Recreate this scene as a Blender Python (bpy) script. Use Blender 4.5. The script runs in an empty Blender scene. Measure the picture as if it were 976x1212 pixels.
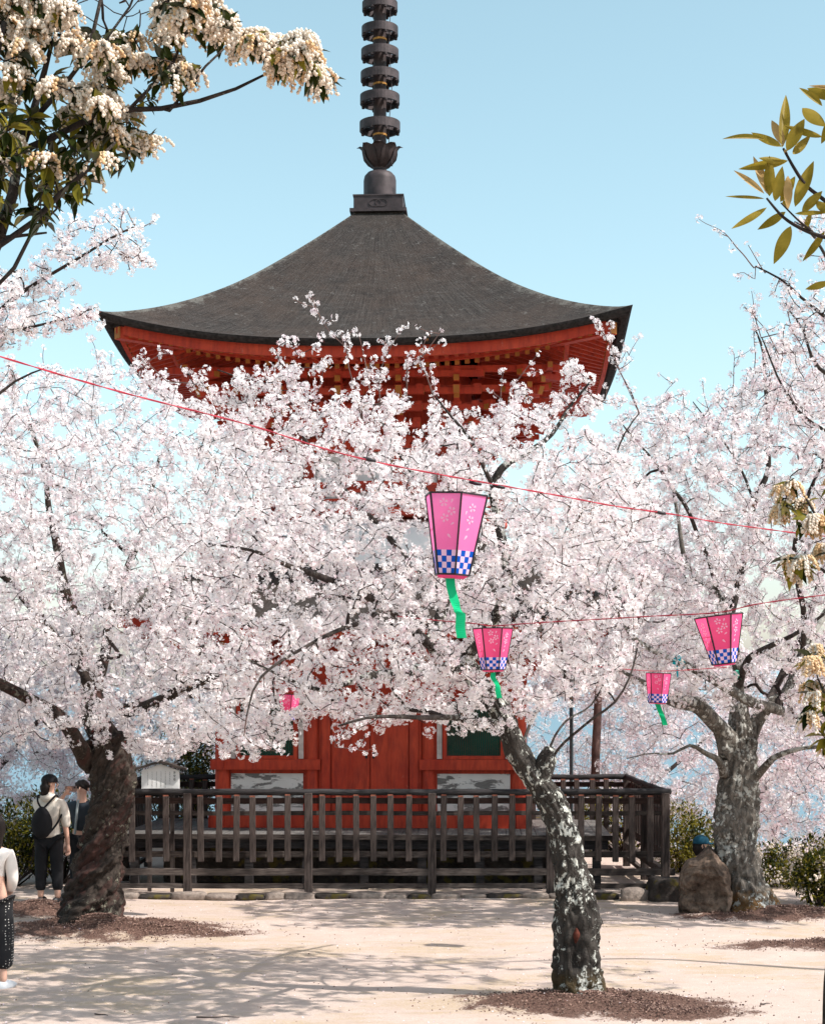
import bpy, bmesh, math, random
import numpy as np
from mathutils import Vector, Matrix
rng = np.random.default_rng(7)
random.seed(7)
R = math.radians
sc = bpy.context.scene
COL = sc.collection
F = 1968.0
CAMZ = 2.63
HOR = 820.0

def P(px, py, Y):
    """a sight line of the photograph met at distance Y (metres)"""
    return np.array([(px-488.0)/F*Y, Y, CAMZ+(HOR-py)/F*Y])

# ------------------------------------------------------------------ camera
cam = bpy.data.cameras.new('camera'); camo = bpy.data.objects.new('camera', cam); COL.objects.link(camo)
cam.sensor_fit = 'HORIZONTAL'; cam.sensor_width = 36.0; cam.lens = F/976*36
cam.shift_y = (HOR-606)/976.0
cam.clip_start = 0.1; cam.clip_end = 20000
camo.location = (0, 0, CAMZ); camo.rotation_euler = (R(90), 0, 0)
sc.camera = camo

# ------------------------------------------------------------------ light
SUN_EL, SUN_AZ = R(50), R(22)
sv = Vector((math.cos(SUN_EL)*math.cos(SUN_AZ), -math.cos(SUN_EL)*math.sin(SUN_AZ), math.sin(SUN_EL)))
sl = bpy.data.lights.new('sun', 'SUN'); so = bpy.data.objects.new('sun', sl); COL.objects.link(so)
sl.energy = 4.6; sl.angle = R(0.53); sl.color = (1.0, 0.955, 0.89)
so.rotation_euler = (-sv).to_track_quat('-Z', 'Y').to_euler(); so.location = sv*50
w = bpy.data.worlds.new('World'); sc.world = w; w.use_nodes = True
nt = w.node_tree; bg = nt.nodes['Background']
sky = nt.nodes.new('ShaderNodeTexSky'); sky.sky_type = 'NISHITA'; sky.sun_disc = False
sky.sun_elevation = SUN_EL; sky.sun_rotation = math.atan2(sv.x, sv.y)
sky.air_density = 1.0; sky.dust_density = 1.6; sky.ozone_density = 0.6
hs = nt.nodes.new('ShaderNodeHueSaturation'); hs.inputs['Saturation'].default_value = 0.83; hs.inputs['Hue'].default_value = 0.458
hs.inputs['Value'].default_value = 1.14
nt.links.new(sky.outputs[0], hs.inputs['Color']); nt.links.new(hs.outputs[0], bg.inputs[0])
bg.inputs[1].default_value = 0.14
vs = sc.view_settings; vs.view_transform = 'Standard'; vs.look = 'None'; vs.gamma = 1; vs.exposure = 0.55
sc.cycles.max_bounces = 7; sc.cycles.diffuse_bounces = 4; sc.cycles.transmission_bounces = 4; sc.cycles.transparent_max_bounces = 6
sc.cycles.use_denoising = True

# ------------------------------------------------------------------ materials
class NT:
    def __init__(s, name):
        s.m = bpy.data.materials.new(name); s.m.use_nodes = True; s.t = s.m.node_tree
        s.b = s.t.nodes['Principled BSDF']; s.out = s.t.nodes['Material Output']
        s.tc = s.t.nodes.new('ShaderNodeTexCoord')
    def n(s, k, **kw):
        x = s.t.nodes.new('ShaderNode'+k)
        for a, v in kw.items(): setattr(x, a, v)
        return x
    def l(s, a, b): s.t.links.new(a, b)
    def mapv(s, scale=(1, 1, 1), rot=(0, 0, 0), src=None):
        mp = s.n('Mapping'); mp.inputs['Scale'].default_value = scale; mp.inputs['Rotation'].default_value = rot
        s.l(src or s.tc.outputs['Object'], mp.inputs['Vector']); return mp.outputs[0]
    def noise(s, scale, detail=4, rough=.55, vec=None, dist=0):
        x = s.n('TexNoise'); x.inputs['Scale'].default_value = scale; x.inputs['Detail'].default_value = detail
        x.inputs['Roughness'].default_value = rough; x.inputs['Distortion'].default_value = dist
        s.l(vec or s.tc.outputs['Object'], x.inputs['Vector']); return x.outputs['Fac']
    def ramp(s, fac, stops, interp='LINEAR'):
        x = s.n('ValToRGB'); x.color_ramp.interpolation = interp
        e = x.color_ramp.elements
        while len(e) < len(stops): e.new(0.5)
        for i, (p, c) in enumerate(stops):
            e[i].position = p; e[i].color = (c, c, c, 1) if not hasattr(c, '__len__') else (*c[:3], 1)
        s.l(fac, x.inputs[0]); return x.outputs['Color']
    def mix(s, f, a, b, mode='MIX'):
        x = s.n('Mix', data_type='RGBA', blend_type=mode)
        for si, v in ((0, f), (6, a), (7, b)):
            sock = x.inputs[si]
            if isinstance(v, (int, float)): sock.default_value = v if si == 0 else (v, v, v, 1)
            elif isinstance(v, tuple): sock.default_value = (*v[:3], 1)
            else: s.l(v, sock)
        return x.outputs[2]
    def math(s, op, a, b=0.0):
        x = s.n('Math', operation=op)
        for i, v in enumerate((a, b)):
            if isinstance(v, (int, float)): x.inputs[i].default_value = v
            else: s.l(v, x.inputs[i])
        return x.outputs[0]
    def bump(s, h, strength=.5, dist=.02, prev=None):
        x = s.n('Bump'); x.inputs['Strength'].default_value = strength; x.inputs['Distance'].default_value = dist
        s.l(h, x.inputs['Height'])
        if prev: s.l(prev, x.inputs['Normal'])
        s.l(x.outputs[0], s.b.inputs['Normal']); return x.outputs[0]
    def fin(s, col, rough=.8, spec=.3, metal=0):
        if isinstance(col, tuple): s.b.inputs['Base Color'].default_value = (*col[:3], 1)
        else: s.l(col, s.b.inputs['Base Color'])
        if isinstance(rough, (int, float)): s.b.inputs['Roughness'].default_value = rough
        else: s.l(rough, s.b.inputs['Roughness'])
        s.b.inputs['Specular IOR Level'].default_value = spec; s.b.inputs['Metallic'].default_value = metal
        return s.m

def simple(name, col, rough=.7, spec=.3, var=.25, scale=6, metal=0, bump=0.0):
    k = NT(name); f = k.noise(scale, 4)
    c = k.mix(k.ramp(f, [(.3, 0.0), (.7, 1.0)]), tuple(x*(1-var) for x in col), tuple(min(1, x*(1+var)) for x in col))
    if bump: k.bump(k.noise(scale*6, 3), .4, bump)
    return k.fin(c, rough, spec, metal)

def leafy(name, cols, trans=.35, rough=.6, scale=3.0, gloss=.15):
    """thin leaf or petal: diffuse plus light passing through it"""
    k = NT(name); f = k.noise(scale, 3)
    c = k.ramp(f, [(.35, cols[0]), (.65, cols[1])])
    d = k.n('BsdfDiffuse'); t = k.n('BsdfTranslucent'); mx = k.n('MixShader'); mx.inputs[0].default_value = trans
    k.l(c, d.inputs[0]); k.l(c, t.inputs[0]); k.l(d.outputs[0], mx.inputs[1]); k.l(t.outputs[0], mx.inputs[2])
    last = mx
    if gloss:
        g = k.n('BsdfGlossy'); g.inputs['Roughness'].default_value = rough; g.inputs[0].default_value = (1, 1, 1, 1)
        fr = k.n('Fresnel'); fr.inputs[0].default_value = 1.4
        m2 = k.n('MixShader'); k.l(k.math('MULTIPLY', fr.outputs[0], gloss*4), m2.inputs[0]); k.l(mx.outputs[0], m2.inputs[1]); k.l(g.outputs[0], m2.inputs[2]); last = m2
    k.l(last.outputs[0], k.out.inputs['Surface'])
    return k.m

def bark(name, dark, light, lichen=None, lth=.6, moss=None, mh=0.0, mtop=1.0, scale=1.0, stretch=(1, 1, .35), red=None, twist=0):
    k = NT(name); src = None
    if twist:
        sp_ = k.n('SeparateXYZ'); k.l(k.tc.outputs['Object'], sp_.inputs[0]); vr = k.n('VectorRotate', rotation_type='Z_AXIS'); vr.inputs['Center'].default_value = (.14, 0, 0)
        k.l(k.tc.outputs['Object'], vr.inputs['Vector']); k.l(k.math('MULTIPLY', sp_.outputs[2], twist), vr.inputs['Angle']); src = vr.outputs[0]
    v = k.mapv(tuple(s_*scale for s_ in stretch), src=src)
    n1 = k.noise(14, 6, .65, v, .6); n2 = k.noise(3.2, 4)
    vo = k.n('TexVoronoi', feature='DISTANCE_TO_EDGE'); vo.inputs['Scale'].default_value = 16; k.l(v, vo.inputs['Vector'])
    crack = k.ramp(vo.outputs['Distance'], [(0.0, 0.0), (.09, 1.0)])
    c = k.mix(k.ramp(n1, [(.32, 0.0), (.68, 1.0)]), dark, light)
    c = k.mix(k.ramp(n2, [(.35, 0.0), (.75, .55)]), c, tuple(x*1.5 for x in light))
    c = k.mix(k.mix(.45, 1.0, crack), dark, c)
    if red: c = k.mix(k.ramp(k.noise(2.6, 5, .6, k.mapv((1.8, 1.8, .4), src=src), .8), [(.52, 0.0), (.62, .7)]), c, red)
    h = k.mix(.5, crack, n1)
    if moss:
        sep = k.n('SeparateXYZ'); k.l(k.tc.outputs['Object'], sep.inputs[0])
        mr = k.n('MapRange'); mr.inputs[1].default_value = mh; mr.inputs[2].default_value = mtop; mr.inputs[3].default_value = .62; mr.inputs[4].default_value = -.3; k.l(sep.outputs[2], mr.inputs[0])
        g = k.math('ADD', mr.outputs[0], k.math('MULTIPLY', k.noise(6, 7, .75), .9))
        c = k.mix(k.ramp(g, [(.62, 0.0), (.86, .85)]), c, k.mix(k.noise(22, 5, .7), tuple(x*.35 for x in moss), tuple(x*1.3 for x in moss)))
    if lichen:
        l1 = k.noise(17, 7, .72, k.mapv((1, 1, .8)), .3); l2 = k.noise(2.4, 3)
        f = k.math('ADD', l1, k.math('MULTIPLY', k.math('SUBTRACT', l2, .5), .6))
        f = k.ramp(f, [(lth, 0.0), (lth+.035, 1.0)])
        c = k.mix(f, c, k.mix(k.noise(40, 2), tuple(x*.6 for x in lichen), lichen))
        h = k.mix(.75, h, f)
    k.bump(k.mix(.35, h, k.noise(60, 4, .7)), 1.0, .035)
    return k.fin(c, .9, .15)

M = {}
M['bark_lichen'] = bark('bark_grey_lichen', (.008, .007, .0065), (.060, .052, .046), lichen=(.66, .66, .60), lth=.54, moss=(.085, .06, .03), mh=0.0, mtop=.5)
M['bark_dark'] = bark('bark_dark_cracked', (.006, .0045, .004), (.062, .048, .040), lichen=(.25, .23, .18), lth=.60, moss=(.08, .065, .025), mh=-.2, mtop=.2, stretch=(1.2, 1.2, .42), red=(.062, .026, .022), twist=-3.4)
M['bark_pale'] = bark('bark_pale_mossy', (.014, .012, .0105), (.17, .15, .13), lichen=(.50, .49, .45), lth=.54, moss=(.17, .085, .025), mh=-.05, mtop=.85, scale=1.1)
M['twig'] = simple('twig_brown', (.030, .021, .019), .85, .2, .35, 8)
M['twig_pink'] = simple('twig_reddish', (.14, .085, .075), .85, .2, .35, 8)
M['twig_back'] = simple('twig_far', (.05, .036, .033), .85, .2, .35, 8)
M['petal'] = leafy('petal_white', ((.85, .80, .81), (.91, .88, .88)), .34, gloss=0)
M['petal_pink'] = leafy('petal_blush', ((.76, .60, .64), (.84, .73, .75)), .34, gloss=0)
M['calyx'] = leafy('calyx_red', ((.10, .028, .028), (.24, .075, .07)), .25, gloss=0)
M['leaf_bud'] = leafy('young_leaf_bronze', ((.20, .075, .04), (.26, .14, .05)), .35, gloss=0)

def red_paint():
    k = NT('vermilion_paint_weathered'); a = k.noise(1.7, 5, .6); b = k.noise(18, 4, .6, k.mapv((1, 1, .18)))
    c = k.mix(k.ramp(a, [(.35, 0.0), (.7, 1.0)]), (.42, .038, .017), (.55, .070, .030))
    c = k.mix(k.ramp(b, [(.42, 0.0), (.72, .65)]), c, (.20, .022, .016))
    s_ = k.noise(9, 6, .7, k.mapv((1, 1, .5)))
    c = k.mix(k.ramp(s_, [(.64, 0.0), (.68, .5)]), c, (.46, .17, .12))
    k.bump(b, .25, .004); return k.fin(c, .62, .25)
M['red'] = red_paint()
M['gold'] = simple('ochre_end_paint', (.34, .12, .018), .6, .3, .3, 5)
M['green_slats'] = simple('green_louvre_paint', (.008, .06, .038), .6, .3, .4, 3)
M['blackwood'] = simple('blackened_edge', (.02, .017, .016), .8, .2, .4, 6)

def plaster():
    k = NT('peeling_white_panel'); a = k.noise(3.0, 6, .62, k.mapv((.8, .8, 2.6)), .5); b = k.noise(30, 3, .6, k.mapv((.3, .3, 2)))
    c = k.mix(k.ramp(a, [(.47, 0.0), (.51, 1.0)]), k.mix(b, (.07, .065, .06), (.26, .25, .24)), k.mix(k.noise(5, 3), (.55, .53, .50), (.72, .71, .69)))
    k.bump(a, .3, .01); return k.fin(c, .85, .2)
M['plaster'] = plaster()
M['white'] = simple('white_limewash', (.74, .72, .70), .85, .2, .1, 3)
M['strip'] = simple('weathered_white_strip', (.60, .57, .54), .85, .2, .2, 8)

def roofbark():
    k = NT('cypress_bark_shingle')
    uv = k.n('UVMap'); uv.uv_map = 'UV'
    st = k.noise(1.0, 5, .75, k.mapv((170, 6, 1), src=uv.outputs[0]))
    cs = k.noise(1.0, 4, .7, k.mapv((14, 60, 1), src=uv.outputs[0]))
    big = k.noise(.9, 6, .7); mid = k.noise(4.2, 6, .75); fine = k.noise(60, 4, .7)
    c = k.mix(k.ramp(st, [(.25, 0.0), (.75, 1.0)]), (.006, .005, .005), (.072, .062, .057))
    c = k.mix(k.ramp(cs, [(.5, 0.0), (.75, .5)]), c, (.085, .078, .075))
    c = k.mix(k.ramp(big, [(.42, 0.0), (.66, .55)]), c, (.065, .045, .036))
    c = k.mix(k.ramp(mid, [(.50, 0.0), (.64, .40)]), c, (.012, .011, .0115))
    c = k.mix(k.ramp(k.noise(40, 3, .8), [(.55, 0.0), (.68, .55)]), c, (.11, .103, .10))
    c = k.mix(k.ramp(k.noise(7.5, 6, .8), [(.60, 0.0), (.66, .6)]), c, (.15, .145, .138))
    sep = k.n('SeparateXYZ'); k.l(uv.outputs[0], sep.inputs[0])
    rim = k.math('ADD', k.ramp(k.math('ABSOLUTE', k.math('SUBTRACT', sep.outputs[0], .5)), [(.44, 0.0), (.5, .2)]), k.math('MULTIPLY', k.noise(5, 8, .85), 1.0))
    c = k.mix(k.ramp(rim, [(.60, 0.0), (.70, .6)]), c, (.17, .165, .15))
    h = k.mix(.5, k.mix(.5, st, cs), fine); k.bump(h, .9, .035); return k.fin(c, .92, .12)
M['roof'] = roofbark()
M['roof_edge'] = simple('eave_cut_edge', (.03, .026, .025), .9, .1, .5, 20)
M['bronze'] = simple('dark_bronze', (.050, .038, .040), .62, .4, .45, 7, metal=.35, bump=.004)
M['bronze_dark'] = simple('dark_bronze_shaft', (.035, .022, .022), .65, .4, .4, 7, metal=.2)
M['brass'] = simple('brass_band', (.45, .22, .05), .5, .5, .2, 7, metal=.3)

def wood(name, a, b, dark=.5, ax=(1, 1, 6)):
    k = NT(name); g = k.noise(5, 6, .7, k.mapv(ax), .3); b2 = k.noise(1.3, 3)
    c = k.mix(k.ramp(g, [(.33, 0.0), (.68, 1.0)]), a, b)
    c = k.mix(k.ramp(b2, [(.4, 0.0), (.7, dark)]), c, tuple(x*.3 for x in a))
    k.bump(g, .6, .006); return k.fin(c, .85, .2)
M['wood_v'] = wood('weathered_post_wood', (.018, .013, .012), (.115, .088, .078), .85, (7, 7, .8))
M['wood_h'] = wood('weathered_rail_wood', (.028, .020, .018), (.155, .125, .11), .85, (.8, 7, 7))
M['wood_top'] = wood('black_top_rail_wood', (.010, .009, .010), (.06, .055, .056), .4, (.8, 9, 9))
M['wood_red'] = wood('reddish_inner_rail', (.022, .013, .011), (.08, .045, .037), .4, (.8, 7, 7))
M['deck'] = wood('grey_deck_boards', (.07, .065, .062), (.20, .19, .18), .5, (7, .8, 7))
M['post_end'] = simple('rusty_baluster_top', (.20, .07, .045), .8, .2, .4, 12)

def stone(name, a, b, moss=None):
    k = NT(name); n1 = k.noise(3, 8, .7); n2 = k.noise(18, 5, .7)
    c = k.mix(k.ramp(n1, [(.35, 0.0), (.65, 1.0)]), a, b)
    c = k.mix(k.ramp(n2, [(.45, 0.0), (.7, .6)]), c, tuple(x*.45 for x in a))
    if moss: c = k.mix(k.ramp(k.noise(4.4, 4), [(.55, 0.0), (.63, .9)]), c, moss)
    k.bump(k.mix(.5, n1, n2), .9, .04); return k.fin(c, .95, .15)
M['rock'] = stone('brown_boulder', (.04, .027, .021), (.23, .165, .125))
M['kerbstone'] = stone('rough_kerb_stone', (.15, .12, .105), (.34, .28, .24))
M['darkstone'] = stone('dark_foundation_stone', (.02, .017, .016), (.075, .062, .055), (.10, .08, .02))

# ------------------------------------------------------------------ object helpers
def tag(o, label=None, cat=None, group=None, kind=None):
    if label: o['label'] = label
    if cat: o['category'] = cat
    if group: o['group'] = group
    if kind: o['kind'] = kind
    return o
def thing(name, label, cat, loc=(0, 0, 0), rz=0, group=None):
    o = bpy.data.objects.new(name, None); COL.objects.link(o); o.location = tuple(float(c) for c in loc); o.rotation_euler = (0, 0, rz)
    o.empty_display_size = .2
    return tag(o, label, cat, group)
def nobj(name, me, mats, parent=None):
    o = bpy.data.objects.new(name, me); COL.objects.link(o)
    for m_ in (mats if isinstance(mats, (list, tuple)) else [mats]): me.materials.append(m_)
    if parent: o.parent = parent
    return o
def npmesh(name, V, polys, midx=None, smooth=False, uv=None):
    """polys: list of (n,k) int arrays; midx: list of arrays or ints"""
    V = np.asarray(V, dtype=np.float32)
    me = bpy.data.meshes.new(name); me.vertices.add(len(V)); me.vertices.foreach_set('co', V.ravel())
    polys = [np.asarray(p, dtype=np.int32) for p in polys]
    loops = np.concatenate([p.ravel() for p in polys]); tot = np.concatenate([np.full(len(p), p.shape[1], np.int32) for p in polys])
    me.loops.add(len(loops)); me.loops.foreach_set('vertex_index', loops)
    me.polygons.add(len(tot)); st = np.zeros(len(tot), np.int32); st[1:] = np.cumsum(tot)[:-1]
    me.polygons.foreach_set('loop_start', st)
    if midx is not None:
        mi = np.concatenate([np.full(len(p), m_, np.int32) if np.isscalar(m_) else np.asarray(m_, np.int32) for p, m_ in zip(polys, midx)])
        me.polygons.foreach_set('material_index', mi)
    me.polygons.foreach_set('use_smooth', np.full(len(tot), smooth, dtype=bool))
    if uv is not None:
        l = me.uv_layers.new(name='UV'); l.data.foreach_set('uv', np.asarray(uv, np.float32)[loops].ravel())
    me.update(calc_edges=True); me.validate()
    return me

class MB:
    """collects boxes, bars, prisms and lathes into one mesh"""
    def __init__(s): s.v = []; s.f = []; s.m = []
    def add(s, vs, fs, mi=0):
        b = len(s.v); s.v += [tuple(float(c) for c in v) for v in vs]; s.f += [tuple(i+b for i in f) for f in fs]; s.m += [mi]*len(fs); return s
    def box(s, c, d, mi=0, rz=0, bev=0, jit=0):
        x, y, z = (q/2 for q in d)
        if bev:
            e = bev
            ring = [(-x+e, -y), (x-e, -y), (x, -y+e), (x, y-e), (x-e, y), (-x+e, y), (-x, y-e), (-x, -y+e)]
            pts = []
            for zz, k in ((-z, 1), (-z+e, 0), (z-e, 0), (z, 1)):
                for px, py in ring:
                    if k: px = math.copysign(max(abs(px)-e, 0), px); py = math.copysign(max(abs(py)-e, 0), py)
                    pts.append((px, py, zz))
            fs = [tuple(range(7, -1, -1)), tuple(range(24, 32))]
            for r_ in range(3):
                for i in range(8): a = r_*8; j = (i+1) % 8; fs.append((a+i, a+j, a+8+j, a+8+i))
        else:
            pts = [(-x, -y, -z), (x, -y, -z), (x, y, -z), (-x, y, -z), (-x, -y, z), (x, -y, z), (x, y, z), (-x, y, z)]
            fs = [(3, 2, 1, 0), (4, 5, 6, 7), (0, 1, 5, 4), (1, 2, 6, 5), (2, 3, 7, 6), (3, 0, 4, 7)]
        cs, sn = math.cos(rz), math.sin(rz)
        return s.add([(c[0]+p[0]*cs-p[1]*sn, c[1]+p[0]*sn+p[1]*cs, c[2]+p[2]) for p in pts], fs, mi)
    def bar(s, a, b, wd, ht, mi=0, up=(0, 0, 1)):
        a = Vector([float(q) for q in a]); b = Vector([float(q) for q in b]); d = (b-a).normalized(); u = Vector(up)
        sd = d.cross(u).normalized(); u = sd.cross(d).normalized()
        pts = [p + sd*(i*wd/2) + u*(j*ht/2) for p in (a, b) for i, j in ((-1, -1), (1, -1), (1, 1), (-1, 1))]
        return s.add(pts, [(0, 1, 2, 3), (7, 6, 5, 4), (0, 4, 5, 1), (1, 5, 6, 2), (2, 6, 7, 3), (3, 7, 4, 0)], mi)
    def lathe(s, prof, n=24, mi=0, c=(0, 0, 0)):
        vs = []; fs = []
        for r_, z in prof:
            for i in range(n): t = 2*math.pi*i/n; vs.append((c[0]+r_*math.cos(t), c[1]+r_*math.sin(t), c[2]+z))
        for k in range(len(prof)-1):
            for i in range(n): j = (i+1) % n; fs.append((k*n+i, k*n+j, (k+1)*n+j, (k+1)*n+i))
        return s.add(vs, fs, mi)
    def build(s, name, mats, parent=None, smooth=False):
        me = bpy.data.meshes.new(name); me.from_pydata(s.v, [], s.f); me.polygons.foreach_set('material_index', s.m)
        me.polygons.foreach_set('use_smooth', [smooth]*len(s.f)); me.update()
        return nobj(name, me, mats, parent)

def resample(pts, step):
    pts = np.asarray(pts, float); d = np.r_[0, np.cumsum(np.linalg.norm(np.diff(pts[:, :3], axis=0), axis=1))]
    n = max(2, int(math.ceil(d[-1]/step))+1); t = np.linspace(0, d[-1], n)
    # catmull-rom through the control points
    out = np.zeros((n, pts.shape[1])); k = np.clip(np.searchsorted(d, t, side='right')-1, 0, len(pts)-2)
    for i in range(n):
        j = k[i]; p0 = pts[max(j-1, 0)]; p1 = pts[j]; p2 = pts[j+1]; p3 = pts[min(j+2, len(pts)-1)]
        u = (t[i]-d[j])/max(d[j+1]-d[j], 1e-9)
        out[i] = .5*((2*p1)+(-p0+p2)*u+(2*p0-5*p1+4*p2-p3)*u*u+(-p0+3*p1-3*p2+p3)*u**3)
    if pts.shape[1] > 3: out[:, 3] = np.interp(t, d, pts[:, 3])
    return out

def frames(p):
    t = np.gradient(p, axis=0); t /= np.linalg.norm(t, axis=1)[:, None]+1e-12
    u = np.cross(t[0], [0.13, 1, 0.07]); u /= np.linalg.norm(u)+1e-12
    U = np.zeros_like(p)
    for i in range(len(p)):
        u = u-t[i]*np.dot(u, t[i]); u /= np.linalg.norm(u)+1e-12; U[i] = u
    return t, U, np.cross(t, U)

def tube(p, r, n=6, disp=None, cap=True):
    t, U, W = frames(p); th = np.linspace(0, 2*np.pi, n, endpoint=False)
    rr = np.repeat(np.asarray(r)[:, None], n, 1)
    if disp is not None:
        s = np.r_[0, np.cumsum(np.linalg.norm(np.diff(p, axis=0), axis=1))][:, None]
        rr = rr*disp(th[None, :], s)
    V = p[:, None, :]+rr[..., None]*(np.cos(th)[None, :, None]*U[:, None, :]+np.sin(th)[None, :, None]*W[:, None, :])
    V = V.reshape(-1, 3); m = len(p)
    a = (np.arange(m-1)[:, None]*n+np.arange(n)[None, :]); b = (np.arange(m-1)[:, None]*n+(np.arange(n)[None, :]+1) % n)
    Q = np.stack([a, b, b+n, a+n], -1).reshape(-1, 4)
    Tr = np.zeros((0, 3), int)
    if cap:
        V = np.vstack([V, p[-1]+t[-1]*r[-1]*.4]); c = len(V)-1; i = np.arange(n); base = (m-1)*n
        Tr = np.stack([base+i, base+(i+1) % n, np.full(n, c)], -1)
    return V, Q, Tr

class Tubes:
    def __init__(s): s.V = []; s.Q = []; s.T = []; s.b = 0
    def add(s, p, r, n=6, disp=None):
        V, Q, T = tube(np.asarray(p, float), np.asarray(r, float), n, disp); s.V.append(V); s.Q.append(Q+s.b); s.T.append(T+s.b); s.b += len(V)
    def joined(s, o, name, mats, parent=None, off=(0, 0, 0)):
        """this set and another as one connected piece of wood, each with its own bark"""
        V = []; Q = []; Tr = []; mq = []; mt = []; b = 0
        for k, t in enumerate((s, o)):
            if not t.V: continue
            v = np.vstack(t.V); q = np.vstack(t.Q)+b; r_ = np.vstack(t.T)+b; V.append(v); Q.append(q); Tr.append(r_); mq.append(np.full(len(q), k)); mt.append(np.full(len(r_), k)); b += len(v)
        return nobj(name, npmesh(name, np.vstack(V)-np.asarray(off, float), [np.vstack(Q), np.vstack(Tr)], [np.concatenate(mq), np.concatenate(mt)], smooth=True), mats, parent)
    def build(s, name, mat, parent=None, off=(0, 0, 0), smooth=True):
        if not s.V: return None
        return nobj(name, npmesh(name, np.vstack(s.V)-np.asarray(off, float), [np.vstack(s.Q), np.vstack(s.T)], smooth=smooth), mat, parent)

def basis(nrm, rg, spin=None):
    """rotation matrices whose z is nrm, with a random spin"""
    n = len(nrm); z = nrm/(np.linalg.norm(nrm, axis=1)[:, None]+1e-9)
    a = rg.normal(size=(n, 3)); x = a-z*np.sum(a*z, 1)[:, None]; x /= np.linalg.norm(x, axis=1)[:, None]+1e-9
    return np.stack([x, np.cross(z, x), z], -1)

def scatter(tv, tf, pos, Rm, scale):
    """copies of a small template welded into one vertex list"""
    n = len(pos); tv = np.asarray(tv, float); tf = np.asarray(tf)
    sc_ = np.asarray(scale).reshape(n, 1, -1) if np.ndim(scale) else scale
    v = np.einsum('nij,nkj->nki', Rm, (tv[None]*sc_) if np.ndim(scale) else np.repeat(tv[None]*scale, n, 0))+pos[:, None, :]
    f = (tf[None]+(np.arange(n)*len(tv))[:, None, None]).reshape(-1, tf.shape[1])
    return v.reshape(-1, 3), f

def snoise(p, s=1.0, seed=0):
    """smooth pseudo noise in about -1..1"""
    q = np.asarray(p)*s; o = 0
    r_ = np.random.default_rng(1000+seed)
    for k in range(7):
        d = r_.normal(size=3); d *= (0.6+0.35*k)/np.linalg.norm(d)*1.6; o = o+np.sin(q@d+r_.uniform(0, 6.28))
    return o/3.2
# ------------------------------------------------------------------ ground
def smooth(a, b, x): t = np.clip((x-a)/(b-a), 0, 1); return t*t*(3-2*t)
def terrain_base(X, Y):
    edge = 31-7.5*smooth(3.9, 5.2, X)-2.0*smooth(-4.5, -7, X)
    d = np.maximum(Y-edge, 0)
    far = np.maximum(np.maximum(np.abs(X)-26, 0), np.maximum(-Y-14, 0))
    z = -0.42*d*np.clip(d/6, 0, 1)-.25*far
    return np.maximum(z, -14.0)
gA = P(684, 1186, 14.2); gB = P(107, 1096, 18.75); gC = P(880, 1080, 19.9)
# soil patches: cx, cy, rx, ry, mound height
SOIL = [(gA[0]+.1, 14.05, 1.15, .62, .10), (gB[0]+.25, 18.45, 1.35, .85, .14), (gB[0]-.9, 20.0, .95, .55, .12),
        (gC[0]+.35, 19.5, 1.35, .42, .10), (4.55, 17.3, 1.35, .42, .05), (gB[0]+1.0, 18.2, 1.0, .30, .0), (gA[0]+.65, 13.7, .75, .35, .03)]
def soil_at(X, Y):
    s = np.zeros_like(X); h = np.zeros_like(X)
    for cx, cy, rx, ry, m_ in SOIL:
        q = np.sqrt(((X-cx)/rx)**2+((Y-cy)/ry)**2)
        s = np.maximum(s, np.clip(1.25-q*.75, 0, 1)); h = np.maximum(h, m_*np.clip(1-q, 0, 1)**1.2*1.3)
    return s, h
def ground_z(x, y):
    X = np.array([float(x)]); Y = np.array([float(y)]); return float(terrain_base(X, Y)[0]+soil_at(X, Y)[1][0])
xs = np.unique(np.r_[np.linspace(-3000, -60, 14), np.linspace(-60, -8, 40), np.arange(-8, 8, .055), np.linspace(8, 60, 40), np.linspace(60, 3000, 14)])
ys = np.unique(np.r_[np.linspace(-3000, -20, 14), np.linspace(-20, 12, 40), np.arange(12, 24, .055), np.linspace(24, 60, 70), np.linspace(60, 3000, 16)])
GX, GY = np.meshgrid(xs, ys); base = terrain_base(GX, GY); so_, hm = soil_at(GX, GY)
pts = np.stack([GX, GY, 0*GX], -1).reshape(-1, 3)
near = (np.abs(GX) < 10) & (GY > 10) & (GY < 26)
rough = (snoise(pts, .7, 3)*.012+snoise(pts, 3.1, 4)*.005).reshape(GX.shape)*near
lump = (snoise(pts, 9, 5)*.018+snoise(pts, 23, 6)*.010).reshape(GX.shape)*near*np.clip(so_*1.6-.5, 0, 1)
Z = base+hm*(1+.3*snoise(pts, 4, 8).reshape(GX.shape))+rough+lump
V = np.stack([GX, GY, Z], -1).reshape(-1, 3); nx = len(xs); ny = len(ys)
i = np.arange(ny-1)[:, None]*nx+np.arange(nx-1)[None, :]
me = npmesh('ground', V, [np.stack([i, i+1, i+nx+1, i+nx], -1).reshape(-1, 4)], smooth=True)
at = me.attributes.new('soil', 'FLOAT', 'POINT'); at.data.foreach_set('value', so_.ravel().astype(np.float32))
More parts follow.
